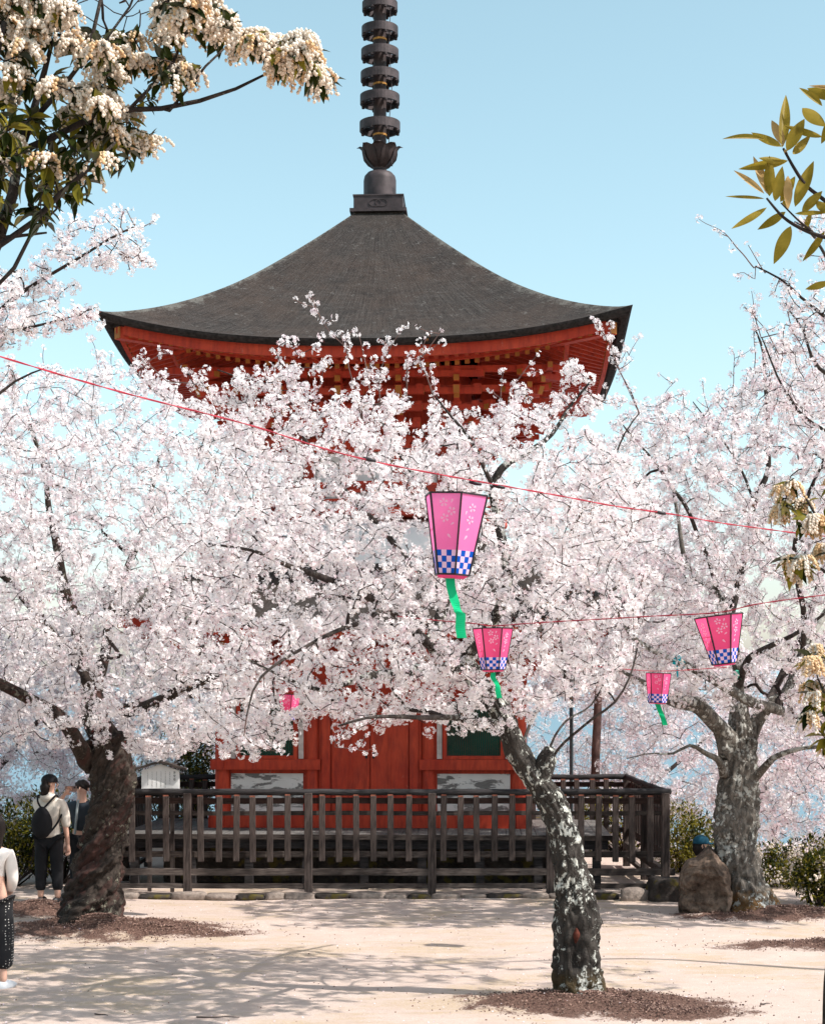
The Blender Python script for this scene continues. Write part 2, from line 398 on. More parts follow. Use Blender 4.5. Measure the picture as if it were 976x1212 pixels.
def ground_mat():
    k = NT('sandy_ground'); A = k.n('Attribute', attribute_name='soil'); geo = k.tc.outputs['Object']
    big = k.noise(.55, 5, .6); mid = k.noise(2.6, 7, .7); fine = k.noise(45, 5, .7); grit = k.noise(160, 3, .8)
    streak = k.noise(1.5, 6, .7, k.mapv((1, 3.2, 1)))
    c = k.mix(k.ramp(mid, [(.3, 0.0), (.7, 1.0)]), (.53, .415, .36), (.62, .51, .455))
    c = k.mix(k.ramp(grit, [(.35, .7), (.55, 0.0)]), c, (.33, .25, .20))
    c = k.mix(k.ramp(k.noise(7, 7, .8), [(.52, 0.0), (.72, .55)]), c, (.40, .31, .25))
    # thin dry grass
    g = k.math('ADD', k.math('MULTIPLY', big, .55), k.math('MULTIPLY', streak, .5))
    gm = k.ramp(g, [(.515, 0.0), (.60, .8)])
    gm = k.mix(k.ramp(fine, [(.42, .25), (.6, 1.0)]), 0.0, gm, 'MIX')
    c = k.mix(gm, c, k.mix(fine, (.34, .25, .13), (.52, .40, .26)))
    s_ = k.math('ADD', A.outputs['Fac'], k.math('ADD', k.math('MULTIPLY', k.math('SUBTRACT', mid, .5), 1.3), k.math('MULTIPLY', k.math('SUBTRACT', fine, .5), .7)))
    sm = k.ramp(s_, [(.47, 0.0), (.60, 1.0)])
    soil = k.mix(k.ramp(fine, [(.35, 0.0), (.65, 1.0)]), (.05, .027, .021), (.165, .098, .078))
    soil = k.mix(k.ramp(grit, [(.58, 0.0), (.66, .7)]), soil, (.42, .29, .23))
    c = k.mix(sm, c, soil)
    # leafy slope away from the yard
    sep = k.n('SeparateXYZ'); k.l(geo, sep.inputs[0])
    c = k.mix(k.ramp(k.math('MULTIPLY', sep.outputs[2], -1.0), [(.25, 0.0), (.9, 1.0)]), c, (.09, .10, .035))
    k.bump(k.mix(.5, k.mix(.5, fine, grit), k.noise(5, 6, .75)), .9, .03); return k.fin(c, .95, .1)
tag(nobj('ground', me, ground_mat()), kind='structure')

def sea_mat():
    k = NT('sea_water'); n = k.noise(.25, 6, .7, k.mapv((1, .25, 1))); k.bump(n, .5, .5)
    return k.fin((.13, .21, .26), .45, .3)
v = [(-9000, 42, -9.5), (9000, 42, -9.5), (9000, 15000, -9.5), (-9000, 15000, -9.5)]
tag(nobj('sea', npmesh('sea', v, [np.array([[0, 1, 2, 3]])]), sea_mat()), kind='structure')
# far wooded shore
hx = np.linspace(-4200, 4200, 160); hz = np.clip(120+90*np.sin(hx/700.)+50*np.sin(hx/210.+1)+25*np.sin(hx/70.), 20, 400)
V = np.r_[np.stack([hx, 0*hx+5200, 0*hx-12], -1), np.stack([hx, 0*hx+6000, hz*.35], -1), np.stack([hx, 0*hx+7400, 0*hx-12], -1)]
i = np.arange(159); n_ = 160
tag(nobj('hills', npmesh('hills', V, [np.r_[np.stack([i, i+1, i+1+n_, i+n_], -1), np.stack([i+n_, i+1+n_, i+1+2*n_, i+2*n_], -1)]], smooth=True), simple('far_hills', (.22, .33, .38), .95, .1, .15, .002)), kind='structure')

# ------------------------------------------------------------------ fence round the pagoda
FX0, FX1, FY0, FY1 = -4.02, 3.25, 21.4, 25.25
fence = thing('wooden_fence', 'weathered dark timber fence with upright slats and black top rail enclosing the red pagoda', 'fence', (0, 0, 0))
TOPZ = 1.375
def rail(a, b, z, wd, ht, mat, name='rail', sag=0):
    m_ = MB(); n = 9; a = np.array(a, float); b = np.array(b, float)
    for k in range(n):
        p = a+(b-a)*k/n; q = a+(b-a)*(k+1)/n
        m_.bar((*p, z+.004*math.sin(k*2.1)), (*q, z+.004*math.sin((k+1)*2.1)), wd, ht)
    return m_.build(name, mat, fence)
def top_rail(a, b):
    pts = resample([(*a, TOPZ-.02, .042), ((a[0]+b[0])/2, (a[1]+b[1])/2, TOPZ-.028, .042), (*b, TOPZ-.02, .042)], .25)
    pts[:, 2] += .003*np.sin(np.arange(len(pts))*1.7)
    T = Tubes(); T.add(pts[:, :3], pts[:, 3], 10); o = T.build('top_rail', M['wood_top'], fence)
for a, b in (((FX0-.06, FY0), (FX1+.07, FY0)), ((FX1, FY0+.05), (FX1-.0, FY1+.06)), ((FX0, FY0+.05), (FX0, FY1+.06)), ((FX0, FY1), (-2.72, FY1)), ((1.78, FY1), (FX1, FY1))):
    top_rail(a, b)
    a = np.array(a); b = np.array(b); d = (b-a)/np.linalg.norm(b-a); nrm = np.array([-d[1], d[0]])
    if abs(d[1]) > .5: nrm = -nrm*np.sign(a[0])*np.sign(d[1])
    off = nrm*.045
    rail(a+off, b+off, 1.235, .035, .075, M['wood_red'])
    rail(a+off, b+off, 1.075, .035, .055, M['wood_h'])
    rail(a+off, b+off, .545, .04, .075, M['wood_h'])
for a, b in (((FX0-.1, FY0-.02), (FX1+.12, FY0-.02)), ((FX1-.02, FY0+.05), (FX1-.02, FY1)), ((FX0+.02, FY0+.05), (FX0+.02, FY1))):
    rail(a, b, .325, .07, .085, M['wood_h'], 'base_beam')
    rail(a, b, .145, .06, .06, M['wood_h'], 'base_beam')
bal = MB().box((0, 0, .88), (.078, .05, .84), 0, bev=.006).box((0, 0, 1.308), (.066, .042, .016), 1).build('baluster', [M['wood_v'], M['post_end']], fence)
bal.location = (FX0+.2, FY0-.03, 0)
pst = MB().box((0, 0, .66), (.105, .10, 1.36), 0, bev=.008).build('post', M['wood_v'], fence)
posts = [(FX0, FY0, 0)]
x = (365-488)/92.-1.57*2
px_list = [(222-488)/92., (365-488)/92., (511-488)/92., (651-488)/92., FX1]
px_list = [FX0] + px_list
first = True
for p in px_list+[('c', FX1, FY1), ('c', FX0, FY1), ('c', FX1, 23.3), ('c', FX0, 23.3)]:
    q = (p, FY0-.01) if not isinstance(p, tuple) else p[1:]
    o = pst if first else pst.copy()
    if not first: COL.objects.link(o)
    o.location = (q[0], q[1], 0); first = False
def put_bal(x, y, rz, k=[0]):
    o = bal if k[0] == 0 else bal.copy()
    if k[0]: COL.objects.link(o)
    k[0] += 1; o.location = (x, y, random.uniform(-.012, .012)); o.rotation_euler = (random.uniform(-.01, .01), random.uniform(-.012, .012), rz)
x = FX0+.2
while x < FX1-.1:
    if min(abs(x-p) for p in px_list) > .09: put_bal(x, FY0-.045, 0)
    x += .2215
y = FY0+.22
while y < FY1-.1:
    if abs(y-23.3) > .1:
        put_bal(FX1+.045, y, R(90)); put_bal(FX0-.045, y, R(90))
    y += .225
for x0_, x1_ in ((FX0+.22, -2.75), (1.83, FX1-.1)):
    x = x0_
    while x < x1_: put_bal(x, FY1-.04, 0); x += .2215

# kerb stones along the fence foot, each its own stone
def boulder(name, dims, seed, mat, amp=.12, sub=4, power=.55):
    bm = bmesh.new(); bmesh.ops.create_icosphere(bm, subdivisions=sub, radius=1)
    v = np.array([q.co for q in bm.verts]); u = np.sign(v)*np.abs(v)**power
    n1 = snoise(u, 1.6, seed)*amp+snoise(u, 4.5, seed+1)*amp*.35+np.round(snoise(u, 2.3, seed+2)*2)/2*amp*.3
    u = u*(1+n1[:, None])*np.array(dims)/2
    for q, c in zip(bm.verts, u): q.co = c
    me = bpy.data.meshes.new(name); bm.to_mesh(me); bm.free(); me.polygons.foreach_set('use_smooth', [True]*len(me.polygons))
    return nobj(name, me, mat)
x = -4.5; k = 0
while x < 3.55:
    wd = random.uniform(.25, .48); ht = random.uniform(.075, .12)+(.1 if x > 2.3 else 0)
    o = boulder('kerb_stone', (wd, .2, ht), 40+k, M['kerbstone'] if (k % 3) else M['darkstone'], .1, 3)
    o.location = (x+wd/2, 21.22-(.15 if x > 2.3 else 0), ht*.28); tag(o, 'rough low edging stone laid along the foot of the dark slatted fence', 'stone', 'edging stones along the fence foot')
    x += wd*.97; k += 1
o = boulder('foundation_stone', (.46, .55, .34), 91, M['darkstone'], .08, 4, .4); o.location = (3.22, 21.1, .12)
tag(o, 'dark squarish block of stone under the right end of the slatted fence beside the boulder', 'stone')
# the boulder by the right cherry
def big_rock():
    sil = [(-.31, 0), (-.33, .30), (-.31, .58), (-.24, .69), (-.10, .72), (-.02, .78), (.05, .84), (.12, .78), (.2, .66), (.29, .57), (.32, .35), (.30, 0)]
    bm = bmesh.new(); bmesh.ops.create_icosphere(bm, subdivisions=6, radius=1)
    v = np.array([q.co for q in bm.verts]); ang = np.arctan2(v[:, 2], v[:, 0])
    s = np.array(sil); c = np.array([0, .38]); sa = np.arctan2(s[:, 1]-c[1], s[:, 0]-c[0]); sr = np.hypot(s[:, 0]-c[0], s[:, 1]-c[1])
    o_ = np.argsort(sa); rr = np.interp(ang, sa[o_], sr[o_], period=2*np.pi)
    rad = np.sqrt(np.clip(1-v[:, 1]**2, 0, 1))**.45
    rk = np.random.default_rng(5); pn = rk.normal(size=(34, 3)); pn /= np.linalg.norm(pn, axis=1)[:, None]; fac = np.min(rk.uniform(.80, 1.0, 34)[None]/np.maximum(v@pn.T, .2), axis=1); fac = np.clip(fac, .8, 1.04)
    u = np.stack([np.cos(ang)*rr*rad, np.sign(v[:, 1])*np.abs(v[:, 1])**.8*.33*fac**2, c[1]+np.sin(ang)*rr*rad], -1)
    d = snoise(u, 6, 77)*.026+snoise(u, 15, 78)*.014+snoise(u, 34, 79)*.007
    crack = np.exp(-((u[:, 2]-.26-.02*np.sin(u[:, 0]*14))/.014)**2)*.035+np.exp(-((u[:, 0]-.07-.05*np.sin(u[:, 2]*7))/.012)**2)*.02
    u[:, 1] += (d*1.6+crack*(u[:, 1] < 0))
    u[:, 0] += d*.8; u[:, 2] += d*.6
    for q, cc in zip(bm.verts, u): q.co = cc
    me = bpy.data.meshes.new('boulder'); bm.to_mesh(me); bm.free(); me.polygons.foreach_set('use_smooth', [True]*len(me.polygons))
    return nobj('boulder', me, M['rock'])
o = big_rock(); o.location = (P(834, 1083, 19.75)[0], 19.75, -.02); o.scale = (.86, .9, .95)
tag(o, 'large pointed brown boulder standing against the right cherry trunk', 'boulder')

# notice board behind the fence
sgX = P(190, 920, 21.9)[0]
sign = thing('notice_board', 'small white notice board with black vertical writing and a grey gabled roof', 'sign', (sgX, 21.9, 0))
wd, z0, z1, zp = .50, 1.335, 1.60, 1.69
m_ = MB(); h = wd/2
m_.add([(-h, -.015, z0), (h, -.015, z0), (h, -.015, z1), (0, -.015, zp), (-h, -.015, z1), (-h, .015, z0), (h, .015, z0), (h, .015, z1), (0, .015, zp), (-h, .015, z1)],
       [(0, 1, 2, 3, 4), (9, 8, 7, 6, 5), (0, 5, 6, 1), (1, 6, 7, 2), (2, 7, 8, 3), (3, 8, 9, 4), (4, 9, 5, 0)])
m_.build('board', simple('board_white', (.80, .79, .77), .6, .3, .04, 4), sign)
m_ = MB()
for s in (-1, 1):
    pr = [(0, zp+.012), (.12, zp-.012), (.24, zp-.055), (.335, zp-.078)]
    for (a, za), (b, zb) in zip(pr, pr[1:]): m_.bar((s*a, 0, za+.012), (s*b, 0, zb+.012), .16, .032)
m_.build('roof', M['wood_h'], sign)
for s in (-1, 1): MB().box((s*.15, .035, .70), (.05, .04, 1.4)).build('leg', M['wood_v'], sign)
ink = simple('ink', (.03, .03, .03), .7, .2, 0, 5)
def text_mesh(txt, size, loc, name, mat, parent):
    cu = bpy.data.curves.new(name, 'FONT'); cu.body = txt; cu.size = size; cu.align_x = 'CENTER'; cu.align_y = 'CENTER'; cu.resolution_u = 3
    to = bpy.data.objects.new(name, cu); COL.objects.link(to)
    dg = bpy.context.evaluated_depsgraph_get(); me = bpy.data.meshes.new_from_object(to.evaluated_get(dg)); bpy.data.objects.remove(to)
    o = nobj(name, me, mat, parent); o.location = loc; o.rotation_euler = (R(90), 0, 0); return o
for k, ch in enumerate('多宝塔'): text_mesh(ch, .036, (.185, -.018, 1.575-.045*k), 'title_character', ink, sign)
rr = random.Random(3)
for c_ in range(6):
    m_ = MB()
    x = .125-.058*c_; z = 1.585
    while z > 1.385+(.05 if c_ == 0 else 0)+(.03 if c_ == 5 else 0):
        s = .011
        for q in range(3): m_.box((x+rr.uniform(-.3, .3)*s, -.0175, z+rr.uniform(-.4, .4)*s), (s*rr.uniform(.4, 1), .001, .0022) if rr.random() < .55 else (.0022, .001, s*rr.uniform(.5, 1)))
        z -= .0165
    m_.build('writing_column', ink, sign)

# slim dark pole behind the fence
pp = P(676, 900, 26.5)
tag(MB().lathe([(.03, -.2), (.03, 3.4), (0, 3.42)], 10).build('pole', simple('dark_pole', (.02, .03, .035), .5, .4, .1)), 'slim dark pole standing behind the right rear corner of the fence', 'pole').location = (pp[0], 26.5, 0)
# ------------------------------------------------------------------ pagoda
PG = thing('pagoda', 'two storeyed vermilion pagoda with a sweeping dark bark roof and tall ringed bronze spire', 'pagoda', (-.50, 25.5, 0), R(-2.6))
def sides(fn, name, mats, parent=PG, smooth=False, which=(0, 1, 2, 3)):
    """the same piece turned to each side of the square plan, each its own part"""
    for k in which:
        m_ = MB(); fn(m_); o = m_.build(name, mats, parent, smooth); o.rotation_euler = (0, 0, k*math.pi/2)
# upper roof
HR = np.array([0, .30, .395, 1.068, 1.76, 2.31, 2.83, 3.33, 3.60]); HZ = np.array([10.12, 9.98, 9.86, 9.21, 8.60, 8.21, 7.93, 7.745, 7.72])
def roof_fn(hr, hz, rmax, lift):
    def f(r, u, vv=None):
        base = np.interp(r, hr, hz); return base-lift*(r/rmax)**2.2*(1-np.abs(u)**2.6)
    return f
def smooth_interp(hr, hz, n=60):
    p = resample(np.stack([hr, 0*hr, hz], -1), (hr[-1]-hr[0])/n*1.05); return p[:, 0], p[:, 2]
def make_roof(rmax, r0, zf, thick, name, parent, nz=40, nu=64, bulge=.05):
    """four concave faces with upturned corners, uv = (along eave, up slope)"""
    V = []; UV = []; Q = []; b = 0
    us = np.linspace(-1, 1, nu+1); rs = np.linspace(r0, rmax, nz+1)
    for k in range(4):
        Uu, Rr = np.meshgrid(us, rs); out = Rr*(1+.006*np.abs(Uu)**6*(Rr/rmax)**4)
        x = out*Uu; y = -out; z = zf(Rr, Uu); c, s = math.cos(k*math.pi/2), math.sin(k*math.pi/2)
        V.append(np.stack([x*c-y*s, x*s+y*c, z], -1).reshape(-1, 3)); UV.append(np.stack([(Uu+1)/2, Rr/rmax], -1).reshape(-1, 2))
        i = np.arange(nz)[:, None]*(nu+1)+np.arange(nu)[None, :]; Q.append((np.stack([i, i+nu+1, i+nu+2, i+1], -1).reshape(-1, 4)+b)); b += (nu+1)*(nz+1)
    o = nobj(name, npmesh(name, np.vstack(V), [np.vstack(Q)], smooth=True, uv=np.vstack(UV)), M['roof'], parent)
    # layered cut edge under the rim
    V = []; Q = []; b = 0; prof = [(0, 0), (-.012, -.35), (-.05, -.75), (-.13, -1.0), (-.35, -1.02)]
    for k in range(4):
        out = rmax*(1+.006*np.abs(us)**6); z = zf(np.full_like(us, rmax), us); th = thick*(1+.7*np.abs(us)**3)
        c, s = math.cos(k*math.pi/2), math.sin(k*math.pi/2)
        for dr, dz in prof:
            rr = out+dr; x = rr*us; y = -rr; zz = z-.001+th*dz+( -dr*.25 if dr < -.2 else 0); V.append(np.stack([x*c-y*s, x*s+y*c, zz], -1))
        i = np.arange(len(prof)-1)[:, None]*(nu+1)+np.arange(nu)[None, :]; Q.append((np.stack([i, i+nu+1, i+nu+2, i+1], -1).reshape(-1, 4)+b)); b += (nu+1)*len(prof)
    nobj('eave_edge', npmesh('eave_edge', np.vstack(V), [np.vstack(Q)], smooth=False), M['roof_edge'], o)
    return o
hr, hz = smooth_interp(HR[1:], HZ[1:])
zf1 = roof_fn(hr, hz, 3.53, .40)
roof = make_roof(3.53, .30, zf1, .075, 'upper_roof', PG)
def ex(k, x, y): c, s = math.cos(k*math.pi/2), math.sin(k*math.pi/2); return x*c-y*s, x*s+y*c
def eaves(rmax, zf, thick, zin, rin, lift, spacing=.137, parent=None):
    """fascia boards, two tiers of rafters with ochre ends, soffit boards"""
    nu = 60; us = np.linspace(-1, 1, nu+1)
    zrim = lambda u: float(zf(np.array([rmax]), np.array([u]))[0])-thick*(1+.7*abs(u)**3)*1.02
    for k in range(4):
        # fascia: curved red board
        m_ = MB()
        for (r1, dz1, r2, dz2) in ((rmax-.20, .03, rmax-.20, -.13), (rmax-.20, -.13, rmax-.26, -.13), (rmax-.26, -.13, rmax-.26, -.05)):
            for a, b in zip(us, us[1:]):
                q = [(*ex(k, r1*a, -r1), zrim(a)+dz1), (*ex(k, r1*b, -r1), zrim(b)+dz1), (*ex(k, r2*b, -r2), zrim(b)+dz2), (*ex(k, r2*a, -r2), zrim(a)+dz2)]
                m_.add(q, [(0, 3, 2, 1)])
        m_.build('fascia', M['red'], parent)
        # soffit
        m_ = MB(); r2 = rin; r1 = rmax-.22
        for a, b in zip(us, us[1:]):
            la = lift*abs(a)**2.6; lb = lift*abs(b)**2.6
            m_.add([(*ex(k, r1*a, -r1), zrim(a)-.06), (*ex(k, r1*b, -r1), zrim(b)-.06), (*ex(k, r2*b, -r2), zin+lb*.55), (*ex(k, r2*a, -r2), zin+la*.55)], [(0, 3, 2, 1)])
        m_.build('soffit', M['red'], parent)
        # rafters
        for tier, (ra, rb, drop, w_) in enumerate(((rmax-.27, rmax*.60, -.125, .055), (rmax*.765, rin+.05, -.22, .065))):
            m_ = MB(); n = int(ra/spacing)
            for i in range(-n, n+1):
                x = i*spacing; u1 = x/ra
                if abs(u1) > .985: continue
                # corner rafters stop at the diagonal
                rb_ = max(rb, abs(x)+.02)
                if ra-rb_ < .08: continue
                t1 = (rmax-ra)/(rmax-rin); z1 = (zrim(u1)-.06)*(1-t1)+(zin+lift*.55*abs(u1)**2.6)*t1+drop+.055
                u2 = min(1, abs(x)/rb_); t2 = (rmax-rb_)/(rmax-rin); zr2 = float(zf(np.array([rmax]), np.array([u2]))[0])-thick
                z2 = (zr2-.06)*(1-t2)+(zin+lift*.55*u2**2.6)*t2+drop+.055
                p, q = (*ex(k, x, -ra), z1), (*ex(k, x, -rb_), z2)
                m_.bar(p, q, w_, .07)
                e1 = (*ex(k, x, -ra-.006), z1-.001); m_.bar(e1, p, w_-.004, .066, 1)
            m_.build('rafters', [M['red'], M['gold']], parent)
        # inner tie beam carrying the flying rafters
        m_ = MB(); rr = rmax*.775
        for a, b in zip(us, us[1:]):
            t = (rmax-rr)/(rmax-rin); za = (zrim(a)-.06)*(1-t)+(zin+lift*.55*abs(a)**2.6)*t-.10; zb = (zrim(b)-.06)*(1-t)+(zin+lift*.55*abs(b)**2.6)*t-.10
            m_.bar((*ex(k, rr*a, -rr), za), (*ex(k, rr*b, -rr), zb), .07, .07)
        m_.build('eave_beam', M['red'], parent)
        # hip rafter with ochre end and black metal cap
        m_ = MB(); c1 = rmax-.22; zc = zrim(1)-.12
        m_.bar((*ex(k, c1, -c1), zc), (*ex(k, rin, -rin), zin+lift*.5-.14), .13, .17)
        m_.bar((*ex(k, c1+.01, -c1-.01), zc), (*ex(k, c1-.05, -c1+.05), zc), .12, .155, 1)
        m_.bar((*ex(k, c1+.02, -c1-.02), zc+.10), (*ex(k, c1-.28, -c1+.28), zc+.09), .16, .05, 2)
        m_.build('hip_rafter', [M['red'], M['gold'], M['blackwood']], parent)
eaves(3.53, zf1, .075, 7.42, 1.5, .40, parent=roof)
# bracket sets between wall and eaves
def bracket_mesh(steps=4, z0=6.32, r0=1.45, dr=.27, dz=.19):
    m_ = MB()
    m_.lathe([(.10, z0-.16), (.10, z0-.1), (.145, z0-.03), (.145, z0+.02), (0, z0+.02)], 4, 0, (0, -r0, 0))
    for s in range(steps):
        z = z0+.08+s*dz; r = r0+s*dr
        m_.box((0, -r-dr*.45, z), (.085, dr*1.5, .09), 0)
        m_.box((0, -(r+dr*1.2)-.004, z), (.078, .012, .082), 1)
        L = .36+.05*s
        m_.box((0, -r-dr*.98, z+.065), (L*1.5, .08, .085), 0)
        for e in (-1, 1):
            m_.box((e*(L*.75+.002), -r-dr*.98, z+.065), (.006, .07, .075), 1)
            m_.box((e*L*.62, -r-dr*.98, z+.13), (.11, .11, .06), 0)
            m_.box((e*L*.62, -r-dr*.98-.057, z+.13), (.09, .004, .045), 0)
        m_.box((0, -r-dr*.98, z+.13), (.12, .12, .06), 0)
    m_.bar((0, -r0-.1, z0+.78), (0, -r0-dr*4.1, z0+.50), .09, .12, 0)
    m_.bar((0, -r0-dr*4.1, z0+.50), (0, -r0-dr*4.12, z0+.498), .082, .11, 1)
    me = bpy.data.meshes.new('bracket'); me.from_pydata(m_.v, [], m_.f); me.polygons.foreach_set('material_index', m_.m); me.update()
    me.materials.append(M['red']); me.materials.append(M['gold']); return me
bme = bracket_mesh()
def add_brackets(me, xs_, parent, corner=True, cs=1.32):
    for k in range(4):
        for x in xs_:
            o = bpy.data.objects.new('bracket', me); COL.objects.link(o); o.parent = parent; o.rotation_euler = (0, 0, k*math.pi/2); o.location = (*ex(k, x, 0), 0)
        if corner:
            o = bpy.data.objects.new('bracket', me); COL.objects.link(o); o.parent = parent; o.rotation_euler = (0, 0, k*math.pi/2+math.pi/4); o.scale = (1, cs, 1)
add_brackets(bme, (-1.22, -.42, .42, 1.22), PG)
# long purlins riding on the brackets
def purl(m_):
    for r_, z in ((1.98, 6.58), (2.25, 6.78), (2.52, 7.0)):
        m_.box((0, -r_+.02, z+.10), (r_*2+.5, .075, .085), 0)
        for e in (-1, 1): m_.box((e*(r_+.252), -r_+.02, z+.10), (.005, .066, .075), 1)
sides(purl, 'purlin', [M['red'], M['gold']])
# core box and white infill behind brackets, round drum, white kamebara dome
MB().lathe([(1.36, 4.9), (1.36, 6.25)], 48).build('round_wall', M['white'], PG, True)
MB().lathe([(1.36, 6.24), (1.5, 6.27), (1.5, 6.35), (1.40, 6.36), (1.40, 7.40)], 48).build('bracket_drum', M['red'], PG, False)
m_ = MB()
for k in range(12):
    t = (k+.5)*math.pi/6; m_.lathe([(.085, 5.12), (.085, 6.26)], 12, 0, (1.40*math.cos(t), 1.40*math.sin(t), 0))
m_.lathe([(1.44, 5.55), (1.47, 5.55), (1.47, 5.66), (1.44, 5.66)], 48).lathe([(1.40, 6.12), (1.48, 6.12), (1.48, 6.24), (1.40, 6.24)], 48)
m_.lathe([(1.40, 6.5), (1.41, 6.5), (1.41, 6.62), (1.40, 6.62)], 48)
m_.build('round_frame', M['red'], PG, False)
MB().lathe([(1.35, 5.16), (1.95, 5.16), (1.95, 5.26), (1.90, 5.27), (1.35, 5.27)], 48).build('balcony_floor', M['red'], PG)
m_ = MB()
for z in (5.36, 5.48, 5.60): m_.lathe([(1.86, z), (1.90, z), (1.90, z+.04), (1.86, z+.04), (1.86, z)], 48)
for k in range(16):
    t = k*math.pi/8; m_.box((1.88*math.cos(t), 1.88*math.sin(t), 5.45), (.07, .07, .38), 0, t)
m_.build('balcony_railing', M['red'], PG)
MB().lathe([(2.15, 4.45), (2.12, 4.70), (2.0, 4.92), (1.78, 5.08), (1.5, 5.15), (1.3, 5.16)], 64).build('white_dome', M['white'], PG, True)
# lower roof
hr2 = np.array([1.7, 2.1, 2.5, 2.9, 3.25, 3.5]); hz2 = np.array([4.86, 4.58, 4.32, 4.10, 3.94, 3.86])
zf2 = roof_fn(hr2, hz2, 3.5, .30)
roof2 = make_roof(3.5, 1.7, zf2, .09, 'lower_roof', PG, nz=16, nu=40)
eaves(3.5, zf2, .09, 3.66, 2.2, .30, parent=roof2)
b2 = bracket_mesh(2, 3.02, 2.2, .24, .19)
add_brackets(b2, (-2.0, -.82, .82, 2.0), PG, True, 1.38)
# lower storey walls
HW = 2.19; FZ = .735
def wall(m_):
    m_.box((0, -HW+.12, 2.0), (2*HW-.30, .06, 2.6), 0)
sides(wall, 'wall', M['red'])
for sx in (-1, 1):
    for sy in (-1, 1): MB().lathe([(.105, FZ-.1), (.105, 3.1)], 20, 0, (sx*(HW-.1), sy*(HW-.1), 0)).build('column', M['red'], PG, True)
for k in range(4):
    for s in (-1, 1): MB().lathe([(.095, FZ-.1), (.095, 3.1)], 20, 0, (*ex(k, s*.82, -HW+.1), 0)).build('column', M['red'], PG, True)
def beams(m_):
    m_.box((0, -HW+.07, 3.02), (2*HW+.3, .2, .16)); m_.box((0, -HW+.075, 2.74), (2*HW+.02, .17, .12))
    for s in (-1, 1): m_.box((s*1.47, -HW+.055, 1.62), (1.55, .16, .145))
    m_.box((0, -HW+.05, .835), (2*HW+.16, .18, .2)); m_.box((0, -HW+.065, 2.52), (1.44, .1, .12))
sides(beams, 'beams', M['red'])
for k in range(4):
    for s in (-1, 1):
        cx = s*1.455; w_ = 1.02
        o = MB()
        for i in range(26): o.box((cx-w_*.36+i*w_*.72/25, -HW+.077, 2.12), (.02, .02, .78))
        for e in (-1, 1): o.box((cx+e*w_*.395, -HW+.065, 2.12), (.055, .09, .86), 1)
        o.box((cx, -HW+.065, 1.72), (w_*.79-.06, .09, .05), 1); o.box((cx, -HW+.065, 2.54), (w_*.79-.06, .09, .05), 1)
        o.box((cx, -HW+.10, 2.12), (w_*.78, .02, .8), 2)
        win = o.build('window', [M['green_slats'], M['red'], simple('window_dark', (.006, .035, .024), .8, .2)] if k == 0 and s == -1 else [bpy.data.materials['green_louvre_paint'], M['red'], bpy.data.materials['window_dark']], PG)
        win.rotation_euler = (0, 0, k*math.pi/2)
        for e in (-1, 1): st = MB().box((cx+e*w_*.47, -HW+.085, 2.17), (.07, .03, .94)).build('white_strip', M['strip'], PG); st.rotation_euler = (0, 0, k*math.pi/2)
        o = MB().box((cx, -HW+.088, 1.22), (w_, .03, .54)).build('lower_panel', M['plaster'], PG); o.rotation_euler = (0, 0, k*math.pi/2)
    # pair of doors
    for s in (-1, 1):
        o = MB().box((s*.275, -HW+.095, 1.7), (.535, .05, 1.5), bev=.006)
        for q in (-1, 0, 1): o.box((s*.275+q*.245, -HW+.066, 1.7), (.035, .014, 1.46))
        d = o.build('door', M['red'], PG); d.rotation_euler = (0, 0, k*math.pi/2)
        o = MB().box((s*.05, -HW+.052, 1.75), (.03, .02, .09)).build('door_handle', M['bronze_dark'], d)
    for s in (-1, 1):
        o = MB().box((s*.62, -HW+.08, 1.7), (.12, .1, 1.52)); o.box((s*.70, -HW+.095, 1.7), (.03, .06, 1.52))
        d = o.build('door_jamb', M['red'], PG); d.rotation_euler = (0, 0, k*math.pi/2)
# veranda deck and dark void under it
m_ = MB(); x = -3.3
while x < 3.28: m_.box((x+.1, -1.9, FZ-.03+random.uniform(-.003, .003)), (.192, 2.78, .05)); x += .2
m_.build('veranda_deck', M['deck'], PG)
MB().box((0, -3.31, FZ-.035), (6.66, .05, .065)).build('veranda_edge', M['wood_h'], PG); MB().box((0, -3.24, FZ-.13), (6.5, .12, .12)).build('veranda_beam', M['wood_top'], PG)
for i in range(9): MB().box((-3.1+i*.775, -3.2, .28), (.11, .11, .56)).build('veranda_post', M['wood_top'], PG)
MB().box((0, -.3, .32), (5.6, 4.9, .6)).build('stone_base', M['darkstone'], PG)

# ------------------------------------------------------------------ spire
SP = 1968/25.5
def zz(py): return CAMZ+(HOR-py)/SP
sp = MB()
sp.box((0, 0, zz(257)), (.86, .86, .05)); sp.box((0, 0, zz(248)), (.75, .75, zz(239)-zz(256)), bev=.01)
sp.box((0, 0, zz(239)), (.77, .77, .022))
spb = sp.build('spire_base', M['bronze'], PG)
m_ = MB()
for k in range(4):
    for s in (-1, 1):
        pts = [(s*(.05+.09*math.cos(t)), zz(248)+.055*math.sin(t)) for t in np.linspace(0, 2*math.pi, 15)]
        for a, b in zip(pts, pts[1:]): m_.bar((*ex(k, a[0], -.378), a[1]), (*ex(k, b[0], -.378), b[1]), .012, .012, up=(1, .01, 0) if k % 2 else (0, 1, .01))
m_.build('scroll_relief', M['bronze'], spb)
MB().lathe([(.25, zz(240)), (.25, zz(214)), (.235, zz(209)), (.19, zz(205)), (.11, zz(203)), (.10, zz(200))], 28).build('inverted_bowl', M['bronze'], PG, True)
